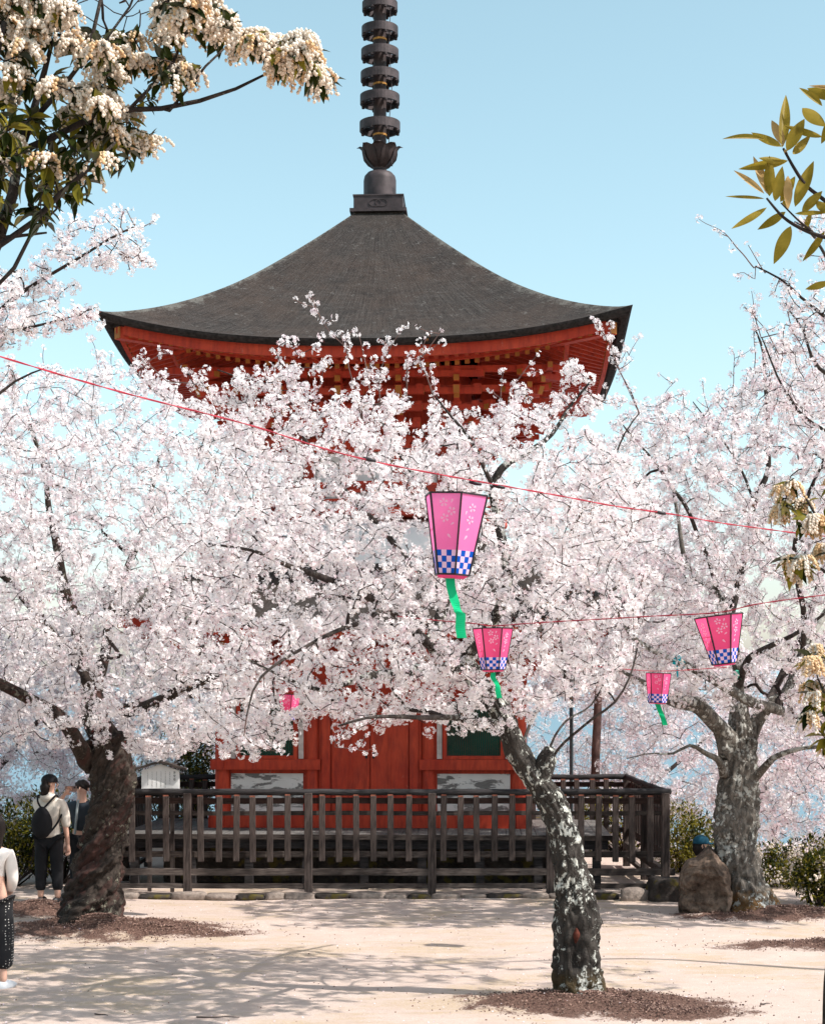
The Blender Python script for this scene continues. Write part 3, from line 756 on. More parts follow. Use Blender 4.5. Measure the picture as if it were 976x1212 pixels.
# lotus petals
def petal_mb(k):
    m_ = MB(); n = 7; t0 = k*math.pi/4
    prof = [(.10, 200, .07), (.17, 196, .12), (.235, 189, .15), (.26, 182, .15), (.285, 177, .12), (.335, 174, .05), (.36, 175, .01)]
    for th in (0, .012):
        vs = []
        for r_, py, wd in prof:
            for j in (-1, 0, 1):
                rr = r_-abs(j)*.03-th; vs.append((rr*math.cos(t0)-j*wd*math.sin(t0), rr*math.sin(t0)+j*wd*math.cos(t0), zz(py)))
        fs = [(i*3+j, i*3+j+1, i*3+j+4, i*3+j+3) for i in range(n-1) for j in range(2)]
        m_.add(vs, fs)
    return m_
for k in range(8): petal_mb(k).build('lotus_petal', M['bronze_dark'], PG, True)
MB().lathe([(.09, zz(203)), (.15, zz(192)), (.17, zz(183)), (.105, zz(174)), (.10, zz(170))], 20).build('lotus_core', M['bronze'], PG, True)
MB().lathe([(.10, zz(172)), (.095, zz(0)), (.075, zz(-140)), (.04, zz(-165))], 18).build('spire_shaft', M['bronze_dark'], PG, True)
ringc = [150, 118, 91, 64, 37, 8, -19, -45, -71]
for i, c in enumerate(ringc):
    ro = .312-.008*i; h = .066-.001*i; z = zz(c)
    m_ = MB().lathe([(ro-.035, z-h), (ro, z-h), (ro, z+h), (ro-.035, z+h), (ro-.035, z-h)], 36)
    for k in range(8):
        t = k*math.pi/4; m_.bar((.09*math.cos(t), .09*math.sin(t), z+h*.45), ((ro-.03)*math.cos(t), (ro-.03)*math.sin(t), z+h*.45), .03, .05)
        m_.lathe([(.022, z-h-.03), (.026, z-h-.002), (0, z-h-.001)], 8, 0, ((ro-.02)*math.cos(t+.4), (ro-.02)*math.sin(t+.4), 0))
    m_.build('spire_ring', M['bronze'], PG)
for c in (160, 100, 47):
    MB().lathe([(.098, zz(c)-.015), (.106, zz(c)-.015), (.106, zz(c)+.015), (.098, zz(c)+.015)], 18).build('brass_band', M['brass'], PG)
m_ = MB()
for k in range(4):
    for j in range(6):
        t = k*math.pi/2; a = zz(-100)+j*.09; wd = .34-.05*j
        m_.bar((.05*math.cos(t), .05*math.sin(t), a), ((.05+wd*.6)*math.cos(t), (.05+wd*.6)*math.sin(t), a+.10), .012, .045)
m_.build('flame_finial', M['bronze'], PG)
MB().lathe([(0, zz(-188)), (.05, zz(-186)), (.085, zz(-180)), (.07, zz(-173)), (.03, zz(-165)), (0, zz(-163))], 16).build('jewel', M['bronze'], PG, True)
T = Tubes(); p = resample([(.14, -.1, zz(-60), .006), (.17, -.14, zz(5), .006), (.15, -.12, zz(60), .006), (.19, -.12, zz(110), .006), (.14, -.12, zz(160), .006), (.2, -.13, zz(200), .006)], .1); T.add(p[:, :3], p[:, 3], 5)
T.build('ground_wire', M['bronze'], PG)
# ------------------------------------------------------------------ growing things
class Skel:
    """a branching skeleton: limbs laid by hand, then twigs grown out to points in the crown"""
    def __init__(s, cap=60000):
        s.p = np.zeros((cap, 3)); s.par = np.full(cap, -1, int); s.r = np.zeros(cap); s.d = np.zeros((cap, 3)); s.n = 0; s.paths = []; s.limbs = []
    def _add(s, pts, par, r=None):
        k = len(pts); i = np.arange(s.n, s.n+k); s.p[i] = pts; s.par[i] = np.r_[par, i[:-1]]
        dd = np.diff(np.vstack([s.p[par] if par >= 0 else pts[0]-(pts[1]-pts[0]), pts]), axis=0); s.d[i] = dd/(np.linalg.norm(dd, axis=1)[:, None]+1e-9)
        if r is not None: s.r[i] = r
        s.n += k; return i
    def limb(s, pts, step=.12, main=False):
        q = resample(pts, step); par = -1
        if s.n and not main: par = int(np.argmin(np.linalg.norm(s.p[:s.n]-q[0, :3], axis=1)))
        i = s._add(q[:, :3], par, q[:, 3]); s.limbs.append((par, i, main)); return i
    def grow(s, att, rg, step=.13, maxd=3, jit=.012, lift=0.0, freelimb=False):
        """join each point to the nearest branch, nearest points first"""
        att = np.asarray(att); D = np.full(len(att), 1e9); N = np.zeros(len(att), int)
        def upd(a, b):
            nonlocal D, N
            for st in range(a, b, 400):
                e = min(b, st+400); dm = np.linalg.norm(att[:, None]-s.p[None, st:e], axis=2); k = dm.argmin(1); v = dm[np.arange(len(att)), k]
                m_ = v < D; D[m_] = v[m_]; N[m_] = k[m_]+st
        upd(0, s.n); alive = np.ones(len(att), bool)
        for _ in range(len(att)):
            Dm = np.where(alive, D, 1e9); t = int(Dm.argmin())
            if Dm[t] > maxd: break
            alive[t] = False
            if D[t] < .06: continue
            k = N[t]; a = s.p[k]; b = att[t]; L = D[t]; n = max(2, int(L/step)+1)
            dr = s.d[k]*.6+(b-a)/L*.6; c1 = a+dr*L*.42; c1[2] += lift*L; c2 = b-(b-a)*.25+np.array([0, 0, .10*L])*rg.normal()
            u = np.linspace(0, 1, n+1)[1:, None]; q = (1-u)**3*a+3*(1-u)**2*u*c1+3*(1-u)*u*u*c2+u**3*b
            q += rg.normal(size=q.shape)*jit*np.minimum(1, L)
            o = s.n; i = s._add(q, k); s.paths.append((k, i))
            dm = np.linalg.norm(att[:, None]-s.p[None, o:s.n], axis=2); kk = dm.argmin(1); v = dm[np.arange(len(att)), kk]; m_ = v < D; D[m_] = v[m_]; N[m_] = kk[m_]+o
    def radii(s, tip=.0035, pw=.46):
        n = s.n; cnt = np.zeros(n); has = np.zeros(n, bool); has[s.par[:n][s.par[:n] >= 0]] = True
        cnt[~has] = 1
        for i in range(n-1, -1, -1):
            if s.par[i] >= 0: cnt[s.par[i]] += cnt[i]
        g = s.r[:n] == 0; s.r[:n][g] = tip*cnt[g]**pw
        for k, i in s.paths: s.r[i] = np.minimum(s.r[i], max(s.r[k]*.8, tip))
    def mesh(s, name, mat, parent, off): return s.tubes().build(name, mat, parent, off)
    def tubes(s, minr=0):
        T = Tubes()
        for k, i in s.paths:
            r_ = s.r[i]; 
            if r_[0] < minr: continue
            T.add(np.vstack([s.p[k], s.p[i]]), np.r_[r_[0], r_], 4 if r_[0] < .009 else 6)
        return T

# flower template: five notched petals, slightly cupped
def flower_template(cup=.32, inner=.12):
    v = []; f = []
    for k in range(5):
        t = k*2*math.pi/5
        for (r_, a, z) in ((inner, 0, 0), (.66, -.50, cup*.55), (1.0, 0, cup), (.66, .50, cup*.55)):
            v.append((r_*math.cos(t+a), r_*math.sin(t+a), z))
        f.append((4*k, 4*k+1, 4*k+2, 4*k+3))
    return np.array(v), np.array(f)
FT = flower_template()
def blossoms(name, cen, rg, parent, off, nf=9, crad=.055, frad=.019, pink=.18, bud=.25, shell=True):
    """bunches of five petalled flowers round each point"""
    cen = np.asarray(cen); bigp = rg.uniform(.6, 1.35, len(cen)); n = rg.poisson(nf*bigp**2)+2; idx = np.repeat(np.arange(len(cen)), n)
    d = rg.normal(size=(len(idx), 3)); d /= np.linalg.norm(d, axis=1)[:, None]
    size = bigp[idx]
    pos = cen[idx]+d*(crad*size*rg.uniform(.68, 1.08, len(idx)))[:, None]
    nrm = d+rg.normal(size=d.shape)*.27
    m_ = rg.random(len(idx)) < bud*.0
    Rm = basis(nrm, rg); sc_ = frad*rg.uniform(.8, 1.2, len(idx))
    V, Fq = scatter(FT[0], FT[1], pos, Rm, sc_)
    isp = (rg.random(len(cen)) < .35)[idx] & (rg.random(len(idx)) < pink*2.2) | (rg.random(len(idx)) < pink*.4)
    mi = np.repeat(isp.astype(int), 5)
    # calyx and stalk specks, bronze young leaves
    nb = rg.poisson(nf*bud, len(cen)); ib = np.repeat(np.arange(len(cen)), nb)
    db = rg.normal(size=(len(ib), 3)); db /= np.linalg.norm(db, axis=1)[:, None]
    tv = np.array([(0, -.25, 0), (.16, .2, .05), (0, 1, 0), (-.16, .2, .05)]); tf = np.array([(0, 1, 2, 3)])
    V2, F2 = scatter(tv, tf, cen[ib]+db*(crad*rg.uniform(.3, 1.12, len(ib)))[:, None], basis(rg.normal(size=db.shape), rg), frad*rg.uniform(.8, 1.7, len(ib)))
    mi2 = np.where(rg.random(len(ib)) < .28, 3, 2)
    Vv = np.vstack([V, V2])-np.asarray(off); me = npmesh(name, Vv, [Fq, F2+len(V)], [mi, mi2])
    return nobj(name, me, [M['petal'], M['petal_pink'], M['calyx'], M['leaf_bud']], parent)

def along(sk, rg, every=.07, maxr=.012, jit=.02, p_keep=1.0, skip_base=.0):
    out = []
    for k, i in sk.paths:
        q = np.vstack([sk.p[k], sk.p[i]]); r_ = np.r_[sk.r[i[0]], sk.r[i]]
        L = np.linalg.norm(np.diff(q, axis=0), axis=1); s = np.r_[0, np.cumsum(L)]
        t = np.arange(rg.uniform(0, every), s[-1], every)
        if len(t) == 0: continue
        rr = np.interp(t, s, r_); pt = np.stack([np.interp(t, s, q[:, c]) for c in range(3)], -1)
        keep = (rr < maxr) & (rg.random(len(t)) < p_keep)
        out.append(pt[keep]); out.append(q[-1:])
    o = np.vstack(out); return o+rg.normal(size=o.shape)*jit

def band(xs_, top, bot, Yc, hd, n, rg, void=.35, vs_=1.1, seed=0, edge=.55):
    """points filling a rounded crown whose upper and lower outline are given over px"""
    out = []; xs_ = np.array(xs_, float)
    while len(out) < n:
        m_ = 4000; px = rg.uniform(xs_[0], xs_[-1], m_); t = rg.random(m_); T = np.interp(px, xs_, top); B = np.interp(px, xs_, bot)
        hmax = np.max(np.array(bot)-np.array(top)); k = rg.random(m_) < (B-T)/hmax
        px, t, T, B = px[k], t[k], T[k], B[k]
        u = rg.uniform(-1, 1, len(px)); u = np.sign(u)*np.abs(u)**edge
        yc = np.interp(px, xs_, Yc) if np.ndim(Yc) else Yc
        Y = yc+hd*u*np.sqrt(np.clip(1-(2*t-1)**2*.85, 0, 1)); py = T+(B-T)*t
        # the outline is a real distance from the trunk's plane: scale nearer/farther points with their own distance
        X = (px-488)/F*yc; Z = CAMZ+(HOR-py)/F*yc
        q = np.stack([X, Y, Z], -1); q = q[snoise(q, vs_, seed) > -1+2*void*.9-.35]
        out.extend(q.tolist())
    return np.array(out[:n])

def bark_disp(twist=0., grooves=9, amp=.07, seed=0, flare=.35, fl_len=.35, lump=.06):
    r_ = np.random.default_rng(seed); ph = r_.uniform(0, 6.28, 8)
    def f(th, s):
        g = np.sin(grooves*th+twist*s+ph[0]+1.3*np.sin(2*th+ph[1]+s*1.3)); g = 1-np.abs(g)
        g2 = np.sin((grooves*2+3)*th+twist*1.7*s+ph[2]+2*np.sin(s*5+ph[3]))
        l = np.sin(2*th+ph[4]+s*1.9)+np.sin(3*th+ph[5]-s*2.7)*.7+np.sin(th+ph[6]+s*4.3)*.6
        fl = flare*np.exp(-s/fl_len)*(1+.45*np.sin(5*th+ph[7])+.3*np.sin(3*th+ph[1]))
        small = .012*np.sin(11*th+s*37+ph[2])+.012*np.sin(7*th-s*51+ph[3])+.01*np.sin(23*th+s*23)
        return 1-amp*g+amp*.35*g2+lump*l*.5+fl+small
    return f

def trunk_mesh(T, pts, step=.03, n=64, disp=None):
    q = resample(pts, step); T.add(q[:, :3], q[:, 3], n, disp)
    if n >= 60:
        # plates, cracks and lumps of old bark, pushed out from the axis
        V = T.V[-1]; ax = np.repeat(q[:, :3], n, 0); d = V[:len(ax)]-ax; L = np.linalg.norm(d, axis=1)[:, None]
        W = V[:len(ax)]*np.array([1, 1, .8])
        c1 = np.clip(np.abs(snoise(W, 9, 60))*3, 0, 1); c2 = np.clip(np.abs(snoise(W, 17, 61)+.5*snoise(W, 6, 62))*2.6, 0, 1)
        o = .011*snoise(W, 5.5, 63)+.009*snoise(W, 13, 64)+.006*snoise(W, 29, 65)+.016*(c1-1)+.010*(c2-1)
        V[:len(ax)] += d/L*(o*np.clip(L[:, 0]/.15, .4, 1.5))[:, None]

def pts(lst):
    """(px, py, Y, radius)"""
    return [(*P(a, b, c), r_) for a, b, c, r_ in lst]

def make_limbs(sk, T, limbs, seed, n=14, amp=.05, T2=None):
    for j, L in enumerate(limbs):
        L = pts(L) if not isinstance(L, np.ndarray) else L
        i = sk.limb(L); par = sk.limbs[-1][0]
        q = sk.p[i]; r_ = sk.r[i].copy()
        wob = snoise(q, 2.2, seed+j)[:, None]*np.array([[.5, .3, .6]])*.035*np.clip(np.linspace(0, 1, len(q))[:, None]*4, 0, 1); q = q+wob; sk.p[i] = q
        if par >= 0: q = np.vstack([sk.p[par], q]); r_ = np.r_[r_[0], r_]
        (T2 if (T2 is not None and r_[0] < .058) else T).add(q, r_, n if r_[0] > .03 else 8, bark_disp(1.5, 5, amp, seed+j, 0, 1, .10) if r_[0] > .02 else None)

M['limb'] = bark('bark_upper_limbs', (.010, .008, .008), (.07, .056, .05), lichen=(.30, .29, .26), lth=.62)
GRP = 'cherry trees in full bloom around the pagoda'
def cherry(label, base, trunks, limbs, att, seed, bark, tw='twig', nf=9, every=.075, crad=.055, frad=.019, maxr=.013, pink=.18, bud=.3, sprigs=(), disp=None, tn=64, spr_every=.06, name='cherry_tree', jit=.025, p_keep=1.0, lift=0.0, smoothn=14, clear=None):
    rg = np.random.default_rng(seed)
    root = thing(name, label, 'tree', base, 0, GRP); off = np.array(base, float)
    sk = Skel(); T = Tubes()
    for j, t in enumerate(trunks):
        t = pts(t) if not isinstance(t, np.ndarray) else t
        sk.limb(t, main=(j == 0)); trunk_mesh(T, t, .018 if tn > 30 else .08, tn, disp if j == 0 else bark_disp(2, 7, .06, seed+j, .0))
    T2 = Tubes(); make_limbs(sk, T, limbs, seed, T2=T2)
    T.build('trunk', M[bark], root, off)
    att = np.array([a for a in att if not (300 < 488+a[0]/a[1]*F < 388 and 668 < HOR-(a[2]-CAMZ)/a[1]*F < 732 and rg.random() < .72)])
    if clear is not None: att = np.array([a for a in att if not clear(a)])
    sk.grow(att, rg, lift=lift); sk.radii()
    cen = along(sk, rg, every, maxr, jit, p_keep)
    if sprigs:
        s2 = Skel(4000); ext = []
        for L in sprigs:
            Ts = Tubes()
            L, dens = (L[:-1], L[-1]) if not isinstance(L[-1], tuple) else (L, 1.0)
            q = resample(pts(L), .04); q[:, :3] += snoise(q[:, :3], 6, seed)[:, None]*.012
            k = int(np.argmin(np.linalg.norm(sk.p[:sk.n]-q[0, :3], axis=1)))
            Ts.add(np.vstack([sk.p[k], q[:, :3]]), np.r_[q[0, 3], q[:, 3]], 5)
            d = np.r_[0, np.cumsum(np.linalg.norm(np.diff(q[:, :3], axis=0), axis=1))]
            t = np.arange(.05, d[-1]+.01, spr_every/dens); c = np.stack([np.interp(t, d, q[:, a]) for a in range(3)], -1)
            c = c[(rg.random(len(c)) < .7)]; ext.append(c+rg.normal(size=c.shape)*.018); ext.append(q[-1:, :3])
            # side spurs
            for a in range(int(d[-1]/.16*dens)):
                u = rg.uniform(.1, .95)*d[-1]; p0 = np.array([np.interp(u, d, q[:, c_]) for c_ in range(3)]); dr = rg.normal(size=3); dr[2] = abs(dr[2]); dr /= np.linalg.norm(dr)
                Ln = rg.uniform(.08, .22); p1 = p0+dr*Ln*.5; p2 = p0+dr*Ln+[0, 0, .02]
                Ts.add(np.array([p0, p1, p2]), [.004, .0035, .0025], 4); ext.append(p2[None]+rg.normal(size=(1, 3))*.01); ext.append(p1[None])
            Ts.build('sprig', M['twig_pink'], root, off)
        e = np.vstack(ext)
    T2.joined(sk.tubes(), 'branches', [M['limb'], M[tw]], root, off)
    if clear is not None: cen = np.array([a for a in cen if not clear(a)])
    blossoms('blossom', cen, rg, root, off, nf, crad, frad, pink, bud)
    if sprigs: blossoms('blossom', e, rg, root, off, max(2, nf*.42), crad*.72, frad, pink, bud*1.6)
    print('tree', label[:30], 'nodes', sk.n, 'clusters', len(cen))
    return root, sk

# lanterns hang here; no twig grows straight through them
LAN = [(540, 632, 8.0, 50), (583, 768, 12.3, 34), (850, 752, 11.0, 26), (779, 818, 16.5, 14), (343, 832, 19.0, 9)]
def clear(a):
    px = 488+a[0]/a[1]*F; py = HOR-(a[2]-CAMZ)/a[1]*F
    for x, y, Y, r_ in (LAN[1], LAN[3], LAN[4]):
        c = P(x, y, Y)
        # the air just in front of and around each paper shade is free of twigs
        if a[1] < Y+.35 and abs(px-x) < r_ and abs(py-y) < r_*1.2: return True
    return False

# ---- foreground cherry with lichen trunk
_bA = bark_disp(1.2, 6, .08, 5, .40, .20, .13)
def disp_A(th, s):
    w_ = lambda t0, s0, dt, ds, a: a*np.exp(-((((th-t0+np.pi) % (2*np.pi))-np.pi)/dt)**2-((s-s0)/ds)**2)
    return _bA(th, s)*.97+w_(4.6, .62, .22, .10, -.20)+w_(4.2, .66, .2, .14, .10)+w_(5.1, .62, .2, .13, .12)+w_(4.9, .35, .3, .08, .13)+w_(4.0, 1.1, .3, .1, .10)+w_(5.3, 1.5, .3, .12, .08)+w_(3.6, .2, .4, .14, .12)+.006*np.sin(s*41+4*th)+.004*np.sin(s*77-6*th)+.012*np.sin(s*19+2*th)
YA = 14.2
tA = [(686, 1200, YA, .235), (684, 1168, YA, .20), (682, 1130, YA, .186), (682, 1100, YA, .185), (680, 1070, YA, .17), (675, 1030, YA, .15), (665, 985, YA, .138), (651, 950, YA, .13), (635, 925, YA, .12), (614, 894, YA, .108), (600, 856, YA, .098), (585, 830, YA, .095), (560, 800, YA+.1, .09), (548, 780, YA+.15, .08)]
limA = [
 [(636, 925, YA, .10), (645, 905, YA-.03, .095), (648, 893, YA-.05, .085), (650, 886, YA-.05, .05)],
 [(548, 785, YA+.1, .07), (520, 795, YA, .06), (495, 792, YA-.2, .05), (465, 795, YA-.4, .04), (430, 800, YA-.6, .028), (381, 817, YA-.8, .018), (330, 805, YA-.9, .012), (280, 781, YA-1, .007)],
 [(548, 782, YA+.15, .07), (530, 770, YA+.3, .065), (508, 763, YA+.4, .06), (520, 735, YA+.6, .055), (526, 700, YA+.8, .048), (520, 640, YA+1.1, .04), (500, 580, YA+1.3, .03), (470, 530, YA+1.2, .02), (450, 490, YA+1.1, .012)],
 [(508, 763, YA+.3, .05), (480, 735, YA, .045), (458, 717, YA-.3, .042), (425, 695, YA-.6, .036), (397, 686, YA-.8, .03), (342, 671, YA-1.1, .02), (300, 650, YA-1.3, .012), (250, 640, YA-1.4, .008)],
 [(526, 700, YA+.8, .035), (480, 660, YA+1, .03), (430, 600, YA+1.2, .024), (380, 550, YA+1.3, .018), (345, 490, YA+1.2, .013), (300, 455, YA+1.1, .009), (255, 440, YA+1.1, .006)],
 [(548, 780, YA+.15, .06), (580, 740, YA-.3, .05), (600, 690, YA-.6, .044), (590, 620, YA-.7, .04), (583, 575, YA-.7, .034), (600, 548, YA-.7, .03), (621, 537, YA-.6, .026), (652, 515, YA-.5, .018), (674, 481, YA-.4, .012), (700, 450, YA-.4, .007)],
 [(583, 575, YA-.7, .02), (560, 530, YA-.9, .015), (530, 490, YA-1, .010), (515, 470, YA-1, .006)],
 [(560, 800, YA+.1, .05), (590, 780, YA+.8, .04), (640, 745, YA+1.4, .03), (700, 715, YA+1.8, .02), (740, 690, YA+2, .012)],
 [(655, 895, YA-.05, .013), (668, 878, YA-.2, .012), (702, 850, YA-.4, .011), (726, 833, YA-.5, .010), (745, 800, YA-.5, .008), (755, 760, YA-.4, .007)],
 [(650, 886, YA, .011), (655, 873, YA, .010), (669, 855, YA+.2, .010), (698, 836, YA+.3, .008), (715, 810, YA+.4, .008)],
 [(614, 894, YA, .014), (630, 850, YA+.3, .014), (647, 830, YA+.4, .014), (669, 800, YA+.4, .014), (662, 740, YA+.5, .013), (656, 680, YA+.6, .012), (680, 620, YA+.7, .010), (714, 571, YA+.8, .009), (738, 515, YA+.8, .008), (757, 488, YA+.8, .006)],
 [(600, 860, YA, .035), (560, 850, YA-.8, .03), (500, 850, YA-1.4, .02), (440, 850, YA-1.7, .012), (400, 860, YA-1.8, .007)],
 [(458, 717, YA-.3, .025), (420, 740, YA-1.0, .02), (370, 760, YA-1.6, .014), (310, 800, YA-1.9, .010), (290, 850, YA-2, .006)],
]
rgA = np.random.default_rng(11)
xa = [225, 260, 300, 340, 380, 420, 470, 520, 560, 600, 640, 680, 720, 760]
ta = [575, 515, 492, 482, 488, 474, 482, 490, 492, 490, 500, 518, 545, 600]
ba = [700, 885, 892, 872, 868, 862, 856, 856, 866, 862, 838, 826, 825, 700]
attA = np.vstack([band(xa, ta, ba, YA-.1, 1.9, 2200, rgA, .42, 1.1, 1),
                  band([305, 340, 385], [425, 405, 400], [470, 480, 470], YA-.3, .3, 30, rgA, 0, 1, 2),
                  band([218, 250, 300], [432, 438, 445], [452, 475, 490], YA-.2, .25, 28, rgA, 0, 1, 3),
                  band([640, 670, 720], [460, 420, 470], [500, 500, 490], YA-.4, .3, 26, rgA, 0, 1, 3),
                  band([600, 620, 640], [470, 450, 470], [490, 490, 490], YA-.4, .3, 10, rgA, 0, 1, 3)])
S = YA
sprA = [
 [(449, 490, S+.6, .008), (450, 440, S+.4, .006), (464, 408, S+.3, .005), (478, 386, S+.2, .003)],
 [(480, 470, S, .008), (482, 437, S, .006), (502, 418, S, .005), (523, 390, S, .003), 1.1],
 [(430, 500, S, .008), (412, 440, S, .006), (411, 412, S, .005), (388, 390, S, .004), (372, 352, S, .003), 1.2],
 [(440, 480, S-.3, .008), (432, 430, S-.3, .005), (425, 395, S-.3, .003), 1.2],
 [(520, 490, S-.3, .008), (505, 450, S-.3, .006), (495, 425, S-.3, .004), (505, 400, S-.3, .003), 1.3],
 [(600, 490, S-.3, .008), (606, 462, S-.3, .006), (620, 440, S-.3, .004), (636, 419, S-.3, .002), .3],
 [(590, 490, S-.3, .006), (594, 455, S-.3, .004), (597, 438, S-.3, .003), .8],
 [(757, 488, S+.8, .007), (748, 465, S+.8, .007), (735, 440, S+.8, .006), (718, 405, S+.8, .005), (700, 378, S+.8, .003), 1.5],
 [(735, 440, S+.8, .004), (745, 418, S+.8, .003), (757, 398, S+.8, .002), .6],
 [(700, 470, S-.4, .006), (720, 478, S-.5, .004), (735, 476, S-.5, .003), 2.0],
 [(440, 855, S-1.5, .005), (415, 868, S-1.6, .004), (395, 884, S-1.6, .003), (430, 888, S-1.6, .0025), (445, 884, S-1.6, .002), 1.0],
 [(290, 870, S-1.8, .005), (305, 885, S-1.8, .004), (330, 892, S-1.8, .003), 1.5],
 [(200, 450, S+.5, .005), (178, 432, S+.4, .004), (170, 415, S+.4, .003), .6],
]
bA = (float(gA[0]), YA, ground_z(gA[0], YA)-.03)
cherry('leaning cherry tree with white lichen patches on its slim trunk in front of the fence', bA, [tA], limA, attA, 21, 'bark_lichen', nf=10, every=.07, crad=.038, frad=.0175, pink=.14, bud=.22, sprigs=sprA,
       disp=disp_A, tn=100, clear=clear)

# ---- left cherry with the twisted trunk
def twist_disp(th, s):
    a = th-3.4*s+.25*np.sin(s*4)
    rib = np.abs(np.sin(2*a+.5*np.sin(3*s+1)))**.7; rib2 = np.abs(np.sin(3.5*a+1.3+.8*np.sin(5*s)))**.8; rib3 = np.abs(np.sin(8*a+1.5*np.sin(6*s+th)))
    knob = np.exp(-((((th-4.3+np.pi) % (2*np.pi))-np.pi)/.35)**2-((s-.9)/.10)**2)*.16+np.exp(-((((th-5.2+np.pi) % (2*np.pi))-np.pi)/.3)**2-((s-1.35)/.08)**2)*.14
    cross = .022*np.sin(s*31+3*a)+.02*np.sin(s*57-5*a)+.015*np.sin(s*93+9*a)
    return .68+.34*rib+.12*rib2+.05*rib3+knob+cross+.30*np.exp(-s/.25)*(1+.5*np.sin(5*th+1))
YB = 18.75
tB = [(107, 1106, YB, .37), (107, 1085, YB, .325), (111, 1057, YB, .285), (118, 1014, YB, .245), (128, 968, YB, .235), (134, 925, YB, .225), (133, 895, YB, .235), (129, 872, YB, .23)]
limB = [
 [(128, 880, YB, .18), (112, 850, YB, .15), (104, 800, YB+.3, .11), (90, 740, YB+.6, .08), (76, 690, YB+.6, .06), (60, 620, YB+.6, .04), (50, 550, YB+.5, .028), (30, 480, YB+.4, .014)],
 [(128, 880, YB, .16), (150, 840, YB+.2, .13), (185, 790, YB+.3, .10), (215, 740, YB+.3, .08), (225, 680, YB+.2, .06), (200, 600, YB, .045), (150, 545, YB-.1, .03), (110, 510, YB-.2, .015)],
 [(104, 905, YB, .11), (95, 885, YB-.3, .10), (70, 850, YB-.9, .08), (30, 825, YB-1.4, .06), (-30, 790, YB-1.8, .05), (-100, 740, YB-2, .03), (-160, 690, YB-2, .015)],
 [(215, 740, YB+.3, .05), (260, 700, YB+.6, .04), (300, 650, YB+.8, .03), (340, 600, YB+1, .02), (360, 540, YB+1, .01)],
 [(150, 840, YB+.2, .08), (190, 830, YB-.8, .06), (230, 810, YB-1.4, .045), (280, 790, YB-1.8, .03), (320, 780, YB-2, .015)],
 [(104, 800, YB-.1, .07), (70, 760, YB+1, .06), (20, 700, YB+1.8, .045), (-40, 640, YB+2.2, .03), (-80, 560, YB+2.3, .015)],
 [(112, 850, YB, .09), (120, 790, YB+1.2, .07), (140, 700, YB+2, .05), (170, 620, YB+2.4, .035), (190, 540, YB+2.5, .02)],
 [(112, 850, YB, .08), (125, 790, YB-1, .06), (130, 720, YB-1.8, .045), (120, 640, YB-2.2, .03), (130, 560, YB-2.3, .015)],
]
rgB = np.random.default_rng(12)
xb = [-230, -150, -60, 0, 60, 120, 170, 210, 250, 300, 350, 390]
tb = [640, 540, 490, 478, 460, 440, 438, 470, 490, 510, 560, 640]
bb = [800, 850, 880, 880, 880, 888, 890, 895, 880, 860, 820, 760]
attB = band(xb, tb, bb, YB, 2.9, 3300, rgB, .36, .95, 4)
sprB = [[(120, 450, YB-.3, .006), (115, 425, YB-.3, .004), (107, 402, YB-.3, .003), .7], [(132, 450, YB-.3, .005), (130, 420, YB-.3, .003), .3],
        [(60, 460, YB, .006), (50, 430, YB, .004), (52, 410, YB, .003), 1.0], [(165, 440, YB, .006), (180, 425, YB, .004), (200, 418, YB, .003), 1.0]]
bB = (float(gB[0]), YB, ground_z(gB[0], YB)-.03)
cherry('old cherry tree on the left with a thick dark spirally twisted trunk', bB, [tB], limB, attB, 22, 'bark_dark', nf=10, every=.085, crad=.045, frad=.0205, pink=.12, bud=.20, sprigs=sprB,
       disp=twist_disp, tn=150, clear=clear)

